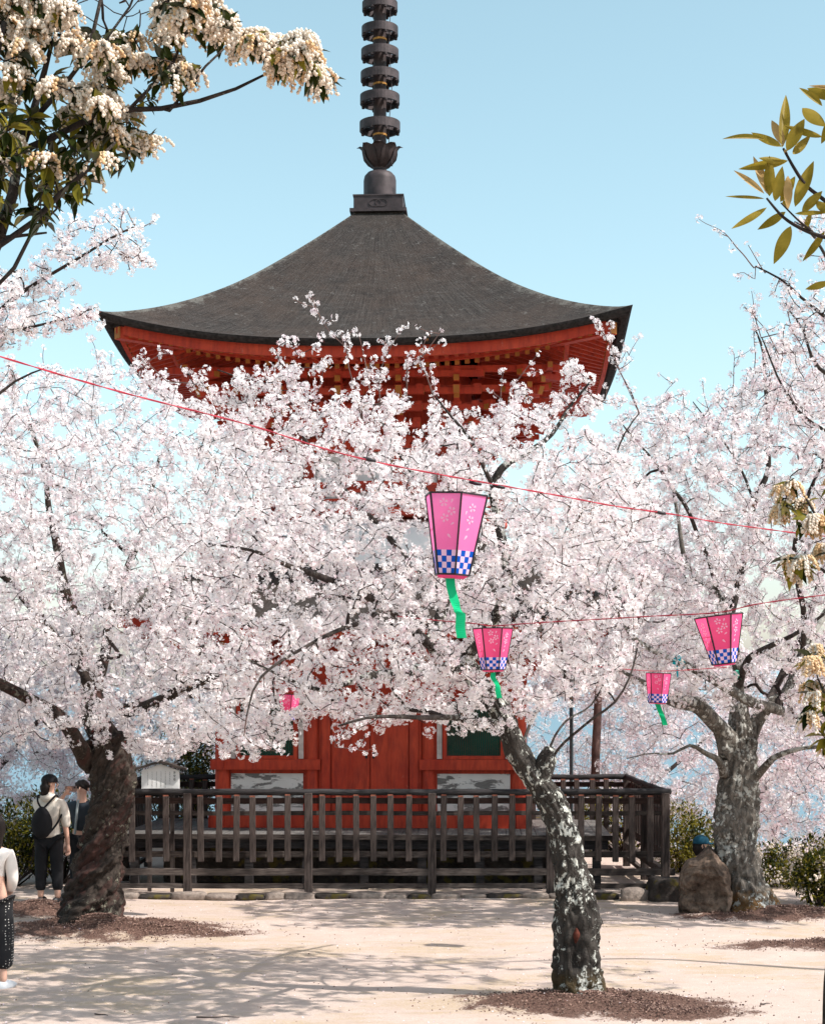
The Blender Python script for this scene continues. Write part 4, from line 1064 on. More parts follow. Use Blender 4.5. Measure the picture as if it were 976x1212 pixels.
# ---- right cherry with the thick pale trunk
YC = 19.9
tC = [(884, 1090, YC, .40), (883, 1065, YC, .33), (879, 1045, YC, .275), (873, 1010, YC, .262), (870, 966, YC, .258), (872, 932, YC, .235), (876, 900, YC, .19), (877, 880, YC, .175), (876, 850, YC, .13), (873, 820, YC, .075)]
limC = [
 [(877, 895, YC, .12), (864, 872, YC-.1, .105), (846, 850, YC-.3, .095), (824, 835, YC-.5, .09), (800, 831, YC-.6, .08), (790, 828, YC-.6, .06), (770, 812, YC-.8, .03), (730, 790, YC-1.0, .02), (690, 770, YC-1, .01)],
 [(880, 890, YC, .11), (895, 855, YC+.1, .09), (909, 836, YC+.1, .08), (924, 826, YC+.1, .07), (935, 810, YC+.2, .06), (950, 770, YC+.3, .05), (980, 720, YC+.4, .04), (1020, 660, YC+.4, .03), (1050, 580, YC+.4, .015)],
 [(912, 836, YC+.05, .066), (922, 842, YC-.4, .062), (912, 838, YC-.85, .06), (890, 832, YC-1.1, .058), (861, 814, YC-1.1, .055), (832, 797, YC-1.1, .05), (796, 777, YC-1.1, .042), (762, 764, YC-1.1, .03), (740, 740, YC-1.2, .02), (720, 700, YC-1.3, .01)],
 [(875, 830, YC, .07), (872, 790, YC, .06), (862, 740, YC, .05), (850, 700, YC, .045), (824, 680, YC+.2, .04), (811, 660, YC+.2, .03), (800, 600, YC+.3, .02), (790, 540, YC+.3, .01)],
 [(874, 815, YC, .05), (884, 782, YC-.3, .04), (904, 768, YC-.4, .035), (953, 742, YC-.6, .02), (990, 715, YC-.7, .01)],
 [(862, 740, YC, .04), (880, 660, YC+.2, .045), (893, 595, YC+.2, .04), (908, 560, YC+.2, .034), (911, 528, YC+.2, .03), (908, 470, YC+.1, .024), (903, 417, YC, .016), (892, 386, YC, .008)],
 [(856, 900, YC-.2, .07), (850, 870, YC-.2, .06), (843, 855, YC-.2, .04)],
 [(857, 920, YC-.2, .06), (850, 905, YC-.4, .042), (835, 896, YC-.6, .03), (815, 885, YC-.8, .02), (795, 893, YC-.9, .014), (770, 890, YC-1, .009), (742, 897, YC-1, .005)],
 [(889, 927, YC, .06), (905, 908, YC-.3, .045), (919, 895, YC-.5, .035), (951, 885, YC-.7, .025), (990, 880, YC-.9, .015)],
 [(895, 855, YC+.1, .05), (925, 800, YC+1.2, .045), (960, 720, YC+1.8, .035), (985, 620, YC+2, .025), (980, 500, YC+2, .015), (960, 420, YC+2, .008)],
 [(850, 700, YC, .03), (820, 620, YC-.6, .025), (790, 570, YC-1, .02), (760, 530, YC-1.1, .012), (735, 500, YC-1.1, .007)],
 [(950, 770, YC+.3, .04), (952, 720, YC-.6, .034), (940, 680, YC-1.3, .028), (950, 600, YC-1.9, .022), (1000, 500, YC-2, .014), (1050, 420, YC-2, .008)],
 [(893, 595, YC+.2, .02), (870, 550, YC+.4, .015), (840, 500, YC+.5, .01), (820, 475, YC+.5, .006)],
]
rgC = np.random.default_rng(13)
xc = [650, 690, 740, 780, 830, 865, 890, 930, 976, 1040, 1120, 1200]
tc = [620, 530, 492, 475, 478, 468, 430, 390, 380, 400, 470, 620]
bc = [780, 812, 822, 832, 838, 835, 846, 860, 872, 885, 880, 800]
attC = band(xc, tc, bc, YC, 2.6, 3300, rgC, .38, 1.0, 6)
sprC = [[(892, 440, YC, .006), (893, 410, YC, .005), (891, 375, YC, .003), .8], [(780, 490, YC, .006), (787, 465, YC, .004), (800, 450, YC, .003), .8],
        [(840, 490, YC, .006), (833, 465, YC, .004), (832, 450, YC, .003), .6], [(866, 470, YC, .006), (869, 425, YC, .004), (864, 415, YC, .003), 1.0]]
bC = (float(P(884, 1080, YC)[0]), YC, ground_z(gC[0], YC)-.03)
cherry('broad cherry tree on the right with a thick pale mossy trunk beside the boulder', bC, [tC], limC, attC, 23, 'bark_pale', nf=9, every=.082, crad=.043, frad=.0205, pink=.18, bud=.30, sprigs=sprC,
       disp=bark_disp(.6, 6, .09, 14, .45, .22, .14), tn=130, clear=clear)

# ---- cherry off the left edge reaching in above
YD = 12.5
def offtree(label, X, Yd, lims, att, seed, H=5.0, sprigs=(), **kw):
    tr = np.array([(X, Yd, -.05, .22), (X+.05, Yd, .6, .18), (X-.05, Yd, 1.5, .16), (X, Yd, 2.4, .14), (X+.03, Yd, 3.2, .10)])
    return cherry(label, (X, Yd, 0), [tr], lims, att, seed, 'bark_dark', sprigs=sprigs, tn=28, disp=bark_disp(1, 6, .06, seed, .4, .25, .06), **kw)
XD = -5.1
top = np.array([XD+.03, YD, 3.2])
rgD = np.random.default_rng(14)
limD = [np.array([(*top, .09), (XD+.6, YD, 3.9, .07), *[(*P(a, b, YD), r_) for a, b, r_ in ((-120, 500, .05), (-60, 430, .035), (0, 368, .02), (25, 346, .016), (57, 326, .013), (98, 303, .010), (135, 280, .008), (160, 268, .005))]]),
        np.array([*[(*P(a, b, YD-.1), r_) for a, b, r_ in ((-90, 470, .03), (-30, 430, .02), (0, 398, .014), (40, 385, .011), (82, 373, .008), (112, 363, .005))]]),
        np.array([*[(*P(a, b, YD+.1), r_) for a, b, r_ in ((-60, 430, .02), (-30, 370, .014), (0, 330, .011), (30, 318, .006))]]),
        np.array([*[(*P(a, b, YD), r_) for a, b, r_ in ((-100, 480, .03), (-60, 500, .02), (-20, 480, .014), (20, 450, .009), (50, 438, .005))]])]
attD = np.vstack([band([0, 40, 80, 110, 150, 170], [330, 315, 270, 252, 256, 285], [400, 380, 345, 320, 320, 310], YD, .22, 105, rgD, .1, 1, 3),
                  band([-10, 60, 118], [380, 368, 360], [400, 396, 378], YD-.1, .18, 48, rgD, 0, 1, 4),
                  band([-60, 0, 40], [300, 325, 345], [440, 410, 400], YD, .3, 70, rgD, 0, 1, 4),
                  band([-420, -300, -100, 20], [420, 300, 330, 440], [700, 720, 620, 520], YD, 1.2, 330, rgD, .2, 1, 4)])
offtree('cherry at the far left reaching blossom sprays in below the creamy flowering shrub', XD, YD, limD, attD, 24, nf=12, every=.085, crad=.043, frad=.0175, pink=.14, bud=.35,
        sprigs=[[(145, 275, YD, .005), (165, 270, YD, .004), (180, 263, YD, .003), .7], [(140, 300, YD, .005), (162, 308, YD, .004), (182, 310, YD, .003), 1.5], [(140, 270, YD, .005), (146, 250, YD, .003), 1.5]])
# ---- cherry off the right edge
YE = 14.0; XE = 7.6
rgE = np.random.default_rng(15)
topE = (XE+.03, YE, 3.2)
limE = [np.array([(*topE, .09), (XE-1.4, YE+.9, 4.5, .036), *[(*P(a, b, YE+yo), r_) for a, b, r_, yo in ((1100, 520, .022, .7), (1040, 430, .017, .2))], *[(*P(a, b, YE), r_) for a, b, r_ in ((971, 372, .016), (946, 352, .012), (924, 332, .009), (893, 316, .007))]]),
        np.array([*[(*P(a, b, YE), r_) for a, b, r_ in ((1060, 460, .03), (1020, 380, .02), (985, 320, .014), (960, 275, .010), (940, 262, .006))]]),
        np.array([*[(*P(a, b, YE+.2), r_) for a, b, r_ in ((1060, 460, .03), (1010, 460, .02), (965, 430, .014), (950, 390, .010), (935, 365, .006))]]),
        np.array([*[(*P(a, b, YE+.3), r_) for a, b, r_ in ((1080, 500, .03), (1020, 520, .02), (960, 500, .014), (920, 450, .009), (900, 400, .005))]])]
attE = np.vstack([band([893, 930, 976, 1040], [318, 325, 345, 380], [330, 365, 400, 470], YE, .3, 95, rgE, 0, 1, 1),
                  band([940, 976, 1060], [262, 262, 300], [290, 330, 380], YE, .3, 34, rgE, 0, 1, 2),
                  band([900, 940, 990, 1060], [400, 370, 400, 420], [470, 520, 600, 640], YE+.3, .8, 150, rgE, .3, 1, 2),
                  band([1000, 1100, 1250], [380, 340, 480], [660, 760, 640], YE, 1.1, 90, rgE, .2, 1, 4)])
offtree('cherry at the far right with slender pinkish sprays rising against the sky', XE, YE, limE, attE, 25, nf=8, every=.09, crad=.04, frad=.017, pink=.35, bud=.5,
        sprigs=[[(893, 316, YE, .006), (876, 297, YE, .005), (862, 279, YE, .004), (845, 268, YE, .003), (828, 258, YE, .002), .35],
                [(905, 323, YE, .005), (898, 310, YE, .004), (885, 290, YE, .003), .5], [(893, 330, YE, .004), (880, 322, YE, .003), (872, 325, YE, .002), .5],
                [(900, 400, YE, .005), (893, 375, YE, .004), (888, 345, YE, .002), .8], [(920, 420, YE, .005), (905, 390, YE, .004), (880, 362, YE, .002), .9], [(930, 370, YE, .005), (940, 395, YE, .004), (960, 430, YE, .003), .8]])

# ---- background cherries
def backtree(label, X, Yd, zb, H, rad, seed, lean=0, low=.25, n=1000, mat='twig_back', tr=.13, gap=.25, fk=.32):
    rg = np.random.default_rng(seed); root = thing('cherry_tree', label, 'tree', (X, Yd, zb), 0, 'cherry trees behind the pagoda')
    sk = Skel(); T = Tubes(); fork = zb+H*fk
    t = np.array([(X, Yd, zb-.3, tr*1.4), (X+lean*.2, Yd, zb+H*fk*.38, tr), (X+lean*.5, Yd, zb+H*fk*.7, tr*.9), (X+lean, Yd, fork, tr*.8)])
    sk.limb(t, main=True); trunk_mesh(T, t, .1, 14, bark_disp(1, 4, .06, seed, .3))
    for k in range(7):
        a = k*2*math.pi/7+rg.uniform(-.3, .3); rr = rad*rg.uniform(.55, .85); zt = zb+H*rg.uniform(.55, .85)
        L = np.array([(X+lean, Yd, fork, tr*.6), (X+lean+rr*.4*math.cos(a), Yd+rr*.4*math.sin(a), fork+(zt-fork)*.35, tr*.4), (X+lean+rr*.75*math.cos(a), Yd+rr*.75*math.sin(a), fork+(zt-fork)*.7, tr*.22), (X+lean+rr*math.cos(a), Yd+rr*math.sin(a), zt, tr*.08)])
        make_limbs(sk, T, [L], seed+k, 8)
    T.build('trunk', M[mat] if mat in M else M['bark_dark'], root, (X, Yd, zb))
    a = rg.uniform(0, 2*np.pi, n*3); rr = rg.random(n*3)**.45; h = rg.random(n*3)
    prof = np.sqrt(np.clip(1-((h-.42)/.62)**2, 0, 1)); prof[h < .12] *= .8
    q = np.stack([X+lean+rad*rr*prof*np.cos(a), Yd+rad*rr*prof*np.sin(a), zb+H*(low+(1-low)*h)], -1); q = q[snoise(q, .9, seed) > -1+gap*2-.35][:n]
    sk.grow(q, rg, step=.2); sk.radii(.004, .45)
    sk.mesh('branches', M[mat], root, (X, Yd, zb))
    cen = along(sk, rg, .12, .03, .05)
    blossoms('blossom', cen, rg, root, (X, Yd, zb), 12, .085, .024, .42, .2)
backs = [
 ('low white cherry tree filling the gap behind the two people at the left', -7.2, 27.5, -.4, 4.4, 2.6, 31, 0, .14),
 ('background cherry just behind the twisted trunk and the notice board', -4.6, 31.0, -.6, 5.4, 2.7, 32, 0, .22),
 ('cherry tree in the far left background past the edge of the yard', -9.6, 31.5, -.8, 5.8, 3.0, 33, 0, .2),
 ('slim cherry with a straight brown trunk behind the rear right corner of the fence', 3.1, 28.4, -.1, 6.2, 2.5, 34, .1, .42, 900, 'twig_pink', .08, .25, .52),
 ('low spreading cherry seen between the fence corner and the thick pale trunk', 5.2, 29.2, -2.2, 5.6, 2.7, 35, 0, .16),
 ('blossoming cherry on the slope just right of the thick pale trunk before the sea', 6.5, 25.8, -2.0, 5.0, 1.9, 36, 0, .16),
 ('tall pinkish cherry tree farthest back between pagoda and thick pale trunk', 4.2, 34.5, -2.6, 8.6, 3.4, 37, 0, .3),
 ('cherry tree at the far right background half lost behind the creamy shrub', 9.6, 31.0, -3.6, 7.6, 2.8, 38, 0, .3),
 ('cherry tree far back between the pagoda wall and the notice board', -2.6, 36.0, -1.5, 6.6, 2.6, 39, 0, .3)]
for b_ in backs: backtree(*b_)
# ------------------------------------------------------------------ leaves and creamy bell flowers
def leaf_template(wd=.38, fold=.10, bend=.25, rows=5):
    v = []; f = []
    prof = [.10, .62, 1.0, .86, .45, .0][:rows+1] if rows == 5 else [.1, 1, .7, 0]
    n = len(prof)
    for i, w_ in enumerate(prof):
        y = i/(n-1); z = -bend*y*y
        for j in (-1, 0, 1): v.append((j*w_*wd*.5, y, z+abs(j)*fold*w_))
    for i in range(n-1):
        for j in range(2): a = i*3+j; f.append((a, a+1, a+4, a+3))
    return np.array(v), np.array(f)
LT = leaf_template()
M['leaf_dark'] = leafy('leaf_dark_glossy', ((.009, .016, .004), (.036, .045, .009)), .3, .45, 9, .02)
M['leaf_olive'] = leafy('leaf_olive_light', ((.12, .115, .014), (.27, .22, .03)), .45, .45, 9, .02)
M['cream'] = leafy('bell_cream', ((.88, .76, .64), (.93, .86, .78)), .35, gloss=0, scale=8)
M['cream_tan'] = leafy('bell_tan', ((.74, .50, .28), (.84, .64, .42)), .3, gloss=0, scale=8)
M['berry'] = simple('dry_seed', (.035, .02, .02), .7)
def dirs_to_R(d, rg, roll=None):
    """local y along d, local z as near up as it can be with a little roll"""
    y = d/(np.linalg.norm(d, axis=1)[:, None]+1e-9); up = np.array([0, 0, 1.])+rg.normal(size=d.shape)*(.35 if roll is None else roll)
    z = up-y*np.sum(up*y, 1)[:, None]; z /= np.linalg.norm(z, axis=1)[:, None]+1e-9
    return np.stack([np.cross(y, z), y, z], -1)
_t = (1+5**.5)/2
ICO_V = np.array([(-1, _t, 0), (1, _t, 0), (-1, -_t, 0), (1, -_t, 0), (0, -1, _t), (0, 1, _t), (0, -1, -_t), (0, 1, -_t), (_t, 0, -1), (_t, 0, 1), (-_t, 0, -1), (-_t, 0, 1)])/1.902*np.array([1, 1, 1.25])
ICO_F = np.array([(0, 11, 5), (0, 5, 1), (0, 1, 7), (0, 7, 10), (0, 10, 11), (1, 5, 9), (5, 11, 4), (11, 10, 2), (10, 7, 6), (7, 1, 8), (3, 9, 4), (3, 4, 2), (3, 2, 6), (3, 6, 8), (3, 8, 9), (4, 9, 5), (2, 4, 11), (6, 2, 10), (8, 6, 7), (9, 8, 1)])
def pieris(label, base, trunk, limbs, att, flower_fn, seed, leafs=7, leaf_len=.075, rac=7, bead=.0052, tan=.12, tw='twig', olive=.25, group=None, leafmat=('leaf_dark', 'leaf_olive'), raclen=.10):
    rg = np.random.default_rng(seed); root = thing('flowering_shrub', label, 'shrub', base, 0, group); off = np.array(base, float)
    sk = Skel(); T = Tubes(); sk.limb(trunk, main=True); trunk_mesh(T, trunk, .03, 20, bark_disp(1, 5, .08, seed, .3, .2, .08)); T2 = Tubes(); make_limbs(sk, T, limbs, seed, 10, T2=T2)
    T.build('trunk', M['bark_dark'], root, off)
    sk.grow(att, rg, step=.05, jit=.010); sk.radii(.0018, .5); T2.joined(sk.tubes(), 'branches', [M['limb'], M[tw]], root, off)
    tips = np.array([sk.p[i[-1]] for k, i in sk.paths]); td = np.array([sk.d[i[-1]] for k, i in sk.paths])
    fl = np.array([flower_fn(p_) for p_ in tips])
    # leaves in whorls just below each tip
    lp = []; ld = []
    for p_, d_, f_ in zip(tips, td, fl):
        if f_ < 0: continue
        n = rg.poisson(leafs*(.75 if f_ == 0 else 1)); a = rg.uniform(0, 6.28, n); 
        u = np.cross(d_, [.3, .2, 1]); u /= np.linalg.norm(u)+1e-9; v_ = np.cross(d_, u)
        dd = d_*rg.uniform(.0, .9, (n, 1))+np.cos(a)[:, None]*u+np.sin(a)[:, None]*v_+np.array([0, 0, -.45 if f_ else -.1])
        lp.append(p_-d_*rg.uniform(0, .05, (n, 1))); ld.append(dd)
    lp = np.vstack(lp); ld = np.vstack(ld)
    V, Fq = scatter(LT[0], LT[1], lp, dirs_to_R(ld, rg), leaf_len*rg.uniform(.6, 1.2, len(lp)))
    mi = np.repeat((rg.random(len(lp)) < olive).astype(int), len(LT[1]))
    nobj('leaves', npmesh('leaves', V-off, [Fq], [mi], smooth=True), [M[leafmat[0]], M[leafmat[1]]], root)
    # racemes
    bp = []; Ts = Tubes(); bm_ = []
    for p_, d_, f_ in zip(tips, td, fl):
        if f_ <= 0: continue
        for _ in range(max(1, rg.poisson(rac*f_))):
            a = rg.uniform(0, 6.28); o = np.array([math.cos(a), math.sin(a), .0]); L = raclen*rg.uniform(.55, 1.15); n = max(4, int(L/.0052))
            u = np.linspace(0, 1, n)[:, None]; c = p_+np.array([0, 0, .02])+o*(.055*rg.uniform(.3, 1.2))*np.sqrt(u)+np.array([0, 0, 1])*(.02*u-L*u**1.6)
            Ts.add(c[::3], np.full(len(c[::3]), .0010), 3)
            s_ = np.where(np.arange(n) % 2, 1, -1)[:, None]; w_ = np.array([-o[1], o[0], 0])
            q = c+s_*w_*.0052*(1.15-u*.5)+np.array([0, 0, -.004])+rg.normal(size=c.shape)*.0018; bp.append(q[1:])
            bm_.append(np.full(n-1, int(rg.random() < tan)))
    bp = np.vstack(bp); bm_ = np.concatenate(bm_)
    V, Fq = scatter(ICO_V, ICO_F, bp, basis(rg.normal(size=bp.shape)*.35+[0, 0, 1], rg), bead*rg.uniform(.75, 1.15, len(bp)))
    nobj('blossom', npmesh('blossom', V-off, [Fq], [np.repeat(bm_, len(ICO_F))], smooth=True), [M['cream'], M['cream_tan']], root)
    Ts.build('flower_stalks', M['leaf_olive'], root, off)
    print('pieris', len(tips), len(lp), len(bp)); return root

YP = 5.0
def Pp(a, b, r_, Y=YP): return (*P(a, b, Y), r_)
rgP = np.random.default_rng(51)
Xp = float(P(-120, 500, YP)[0])
trunkP = np.array([(Xp-.25, YP, -.05, .075), (Xp-.2, YP, .8, .06), (Xp-.1, YP, 1.8, .05), (Xp, YP, 2.8, .042), Pp(-90, 420, .034), Pp(-30, 330, .028), Pp(0, 275, .024)])
limP = [np.array(l) for l in (
 [Pp(0, 275, .02), Pp(14, 230, .017), Pp(22, 180, .015), Pp(40, 130, .012), Pp(50, 90, .010), Pp(60, 50, .006)],
 [Pp(-60, 370, .024), Pp(-20, 290, .02, 4.85), Pp(-10, 200, .018, 4.8), Pp(-15, 100, .013, 4.8), Pp(0, 30, .008, 4.8)],
 [Pp(22, 180, .011), Pp(60, 165, .010), Pp(100, 145, .009), Pp(150, 132, .008), Pp(200, 131, .0075), Pp(245, 120, .006), Pp(285, 106, .0045), Pp(310, 92, .0035)],
 [Pp(0, 290, .010, 4.9), Pp(40, 262, .009, 4.9), Pp(75, 225, .008, 4.85), Pp(110, 195, .006, 4.85), Pp(140, 165, .004, 4.85)],
 [Pp(50, 130, .009), Pp(95, 80, .007), Pp(115, 30, .006), Pp(125, -40, .005)],
 [Pp(150, 132, .006), Pp(180, 100, .005), Pp(205, 70, .0045), Pp(215, 40, .004), Pp(220, 10, .003)],
 [Pp(200, 131, .005), Pp(225, 100, .004), Pp(245, 75, .0035), Pp(262, 60, .003)],
 [Pp(-10, 345, .008), Pp(10, 330, .007), Pp(30, 290, .006), Pp(50, 255, .005), Pp(66, 248, .003)],
 [Pp(-40, 290, .007), Pp(20, 283, .006), Pp(50, 280, .003)],
 [Pp(95, 80, .005), Pp(130, 40, .004), Pp(150, 10, .0035), Pp(165, -30, .003)])]
def rbox(x0, y0, x1, y1, n, Y0=4.75, Y1=5.3): 
    return [P(rgP.uniform(x0, x1), rgP.uniform(y0, y1), rgP.uniform(Y0, Y1)) for _ in range(n)]
attP = []
for bx in ((-30, -20, 100, 40, 46), (-20, 25, 110, 62, 30), (55, 90, 100, 122, 12), (80, 108, 140, 140, 15), (112, 132, 166, 168, 14), (195, -5, 245, 32, 22), (240, 12, 285, 42, 16), (285, 38, 330, 60, 16), (325, 45, 365, 68, 15), (358, 85, 384, 106, 7), (362, 66, 380, 88, 5),
           (110, 50, 165, 85, 12), (195, 70, 235, 110, 9), (-10, 80, 60, 220, 80), (50, 140, 130, 220, 60), (130, 160, 190, 200, 12), (-20, 220, 60, 270, 22), (60, 190, 110, 240, 10), (80, -20, 190, 50, 40), (165, 30, 200, 120, 14), (300, 60, 350, 90, 4)):
    attP += rbox(*bx)
FLP = [(-40, -30, 108, 64, 1.1), (60, 94, 138, 136, 1.05), (114, 130, 172, 172, 1.05), (190, -5, 290, 48, 1.15), (283, 38, 386, 110, 1.1), (112, 45, 168, 88, .8), (195, 68, 237, 112, .7), (-20, 75, 20, 115, .8), (-10, 150, 15, 180, .6), (100, 190, 130, 220, .5), (165, 150, 195, 190, .6)]
def fP(p_):
    px = 488+p_[0]/p_[1]*F; py = HOR-(p_[2]-CAMZ)/p_[1]*F
    if 80 < px < 190 and py < 42: return -1
    for x0, y0, x1, y1, k in FLP:
        if x0 <= px <= x1 and y0 <= py <= y1: return k
    return 0 if rgP.random() > .04 else .4
pieris('large flowering shrub at the upper left with drooping creamy bell flowers and dark leaves', (Xp-.25, YP, 0), trunkP, limP, np.array(attP), fP, 61, leafs=9, leaf_len=.066, rac=19, bead=.0056, tan=.14, raclen=.07)

# creamy shrub leaning in at the right edge, its dark stem rising at the lower right corner
YQ = 7.0
rgP = np.random.default_rng(52)
def Pq(a, b, r_, Y=YQ): return (*P(a, b, Y), r_)
Xq = float(P(992, 1500, YQ)[0])
trunkQ = np.array([(Xq+.02, YQ, -.05, .05), (*P(988, 1400, YQ), .038), (*P(983, 1212, YQ), .034), (*P(990, 1100, YQ), .031), (*P(1010, 960, YQ), .028), (*P(1040, 840, YQ), .024), (*P(1040, 740, YQ), .018), (*P(1020, 650, YQ), .012)])
limQ = [np.array(l) for l in (
 [Pq(1030, 680, .010), Pq(1000, 655, .008), Pq(975, 620, .006), Pq(958, 590, .005), Pq(945, 570, .003)],
 [Pq(1040, 740, .010), Pq(1000, 700, .008), Pq(970, 675, .006), Pq(940, 668, .004)],
 [Pq(1035, 860, .010), Pq(1010, 850, .008), Pq(985, 830, .006), Pq(970, 800, .004)],
 [Pq(1025, 650, .008), Pq(1010, 600, .006), Pq(990, 580, .004)])]
attQ = rbox(925, 575, 952, 625, 9, 6.9, 7.1)+rbox(925, 652, 976, 690, 16, 6.9, 7.1)+rbox(960, 600, 1010, 660, 16, 6.9, 7.15)+rbox(958, 765, 1010, 850, 22, 6.9, 7.15)+rbox(985, 560, 1090, 860, 70, 6.8, 7.4)+rbox(965, 850, 1010, 880, 7, 6.9, 7.1)
def fQ(p_): return 1.0 if rgP.random() < .82 else 0
pieris('flowering shrub at the right edge with tan bell flower clusters and a slim dark stem', (Xq, YQ, 0), trunkQ, limQ, np.array(attQ), fQ, 62, leafs=6, leaf_len=.09, rac=16, bead=.0062, tan=.55, olive=.6, raclen=.09)

# long olive leaves of the tree beyond the upper right edge
M['leaf_gold'] = leafy('leaf_olive_gold', ((.21, .15, .014), (.34, .245, .035)), .5, .45, 14, .06)
M['leaf_pale'] = leafy('leaf_pale_underside', ((.38, .24, .09), (.5, .33, .14)), .35, .5, 14, .05)
YL = 5.0
Xl = float(P(1130, 600, YL)[0])
root = thing('evergreen_tree', 'tree at the upper right with long olive gold leaves on thin twigs against the sky', 'tree', (Xl, YL, 0))
offL = np.array([Xl, YL, 0.])
def q4(x, y, Y=YL): return P(820+x/3.565, 80+y/3.565, Y)
T = Tubes(); trunk_mesh(T, np.array([(Xl, YL, -.05, .08), (Xl+.03, YL, 1, .06), (Xl-.02, YL, 2.4, .05), (*P(1120, 480, YL), .035), (*P(1080, 360, YL), .02), (*P(1050, 300, YL), .012)]), .04, 18, bark_disp(1, 5, .06, 3, .3))
stems = [[(*P(1090, 380, YL), .012), (*P(1030, 290, YL), .008), (*q4(700, 690), .007), (*q4(555, 560), .006), (*q4(480, 500), .0055), (*q4(430, 430), .005), (*q4(380, 340), .0035)],
         [(*P(1060, 320, YL), .010), (*q4(700, 740, 4.97), .008), (*q4(555, 715, 4.97), .006), (*q4(460, 680, 4.97), .0055), (*q4(380, 630, 4.97), .0045), (*q4(310, 550, 4.97), .003)],
         [(*q4(500, 690, 4.97), .004), (*q4(440, 640, 4.95), .003), (*q4(370, 570, 4.95), .002)],
         [(*P(1050, 300, YL), .009), (*q4(760, 500), .006), (*q4(640, 300), .005), (*q4(560, 210), .003)],
         [(*P(1060, 320, YL), .009), (*q4(800, 900), .006), (*q4(640, 950), .004), (*q4(556, 900), .003)]]
for s_ in stems: q = resample(s_, .02); T.add(q[:, :3], q[:, 3], 8)
T.build('trunk', M['twig'], root, offL)
leaves = [((375, 335), (395, 105), 52, 0), ((372, 332), (245, 272), 44, 0), ((300, 300), (125, 285), 30, 0), ((382, 328), (330, 215), 46, 1), ((395, 350), (470, 210), 62, 0), ((420, 365), (492, 288), 42, 0), ((545, 292), (383, 245), 34, 0),
 ((460, 170), (560, 250), 66, 0), ((545, 160), (450, 78), 34, 0), ((600, 130), (480, 85), 50, 0), ((640, 95), (490, 72), 20, 1), ((385, 395), (275, 382), 34, 0), ((312, 530), (256, 368), 46, 1), ((322, 542), (322, 375), 52, 0), ((345, 562), (378, 415), 54, 0),
 ((368, 565), (432, 455), 46, 0), ((430, 585), (508, 388), 62, 0), ((300, 530), (172, 428), 28, 1), ((300, 552), (135, 540), 30, 0), ((310, 590), (160, 682), 34, 0), ((390, 608), (273, 684), 46, 0), ((412, 668), (340, 828), 62, 0), ((400, 392), (193, 428), 42, 0), ((555, 690), (463, 820), 36, 0),
 ((575, 905), (473, 935), 34, 0), ((460, 612), (545, 515), 50, 0), ((430, 615), (570, 610), 28, 0), ((520, 562), (580, 620), 48, 0), ((400, 455), (400, 600), 50, 1), ((425, 470), (372, 555), 46, 0), ((600, 200), (540, 320), 50, 0), ((590, 240), (640, 380), 50, 0), ((470, 690), (500, 600), 26, 0),
 ((385, 345), (400, 372), 20, 1), ((380, 560), (400, 590), 30, 0), ((640, 480), (560, 440), 40, 0), ((620, 500), (700, 420), 50, 0), ((700, 700), (640, 600), 44, 0), ((700, 740), (660, 860), 44, 0), ((760, 500), (700, 380), 50, 0)]
lt = leaf_template(1.0, .16, .12, 5); ms = {0: [], 1: []}
rg = np.random.default_rng(9); pos = []; Rm = []; scl = []; mi = []
for (bx, by), (tx, ty), wd, pale in leaves:
    dy = rg.uniform(-.05, .05); a = q4(bx, by, YL-.02); b = q4(tx, ty, YL+dy); d = b-a; L = np.linalg.norm(d); y = d/L
    vdir = np.array([0, -1, .15])+rg.normal(size=3)*.22; z = vdir-y*np.dot(vdir, y); z /= np.linalg.norm(z)
    pos.append(a); Rm.append(np.stack([np.cross(y, z), y, z], -1)); scl.append((wd*YL/F/3.565*.9, L, L*rg.uniform(-.6, .9))); mi.append(pale)
# the rest of its crown, out past the frame
T = Tubes()
for kk in range(26):
    s0 = P(rg.uniform(1070, 1120), rg.uniform(250, 480), YL+rg.uniform(-.1, .1)); e0 = P(rg.uniform(1060, 1290), rg.uniform(-120, 330), YL+rg.uniform(-.5, .6)); T.add(resample([(*s0, .006), (*((s0+e0)/2+[0, 0, -.03]), .005), (*e0, .003)], .05)[:, :3], np.linspace(.007, .003, len(resample([(*s0, .006), (*((s0+e0)/2+[0, 0, -.03]), .005), (*e0, .003)], .05))), 5)
    for jj in range(11):
        a_ = rg.uniform(0, 6.28); y = (e0-s0)/np.linalg.norm(e0-s0)*rg.uniform(.2, 1)+np.array([math.cos(a_), math.sin(a_), rg.uniform(-.3, .5)]); y /= np.linalg.norm(y); z = rg.normal(size=3)*.4+[0, 0, 1]; z -= y*np.dot(z, y); z /= np.linalg.norm(z)
        pos.append(e0-(e0-s0)*rg.uniform(0, .12)); Rm.append(np.stack([np.cross(y, z), y, z], -1)); L = rg.uniform(.09, .16); scl.append((.03, L, L*.6)); mi.append(int(rg.random() < .1))
T.build('branches', M['twig'], root, offL)
pos = np.array(pos); Rm = np.array(Rm); scl = np.array(scl)
fine = []
# finer blade: more rows for a smooth outline
rows = 12; v = []; f = []
for i_ in range(rows+1):
    y = i_/rows; w_ = math.sin(math.pi*y**.85)**.85*.5 if 0 < y < 1 else .015
    for j in (-2, -1, 0, 1, 2): v.append((j/2*w_, y, -.28*y*y*.35+.10*abs(j/2)*w_*2-.02))
for i_ in range(rows):
    for j in range(4): a = i_*5+j; f.append((a, a+1, a+6, a+5))
V, Fq = scatter(np.array(v), np.array(f), pos, Rm, scl)
nobj('leaves', npmesh('leaves', V-offL, [Fq], [np.repeat(np.array(mi), len(f))], smooth=True), [M['leaf_gold'], M['leaf_pale']], root)

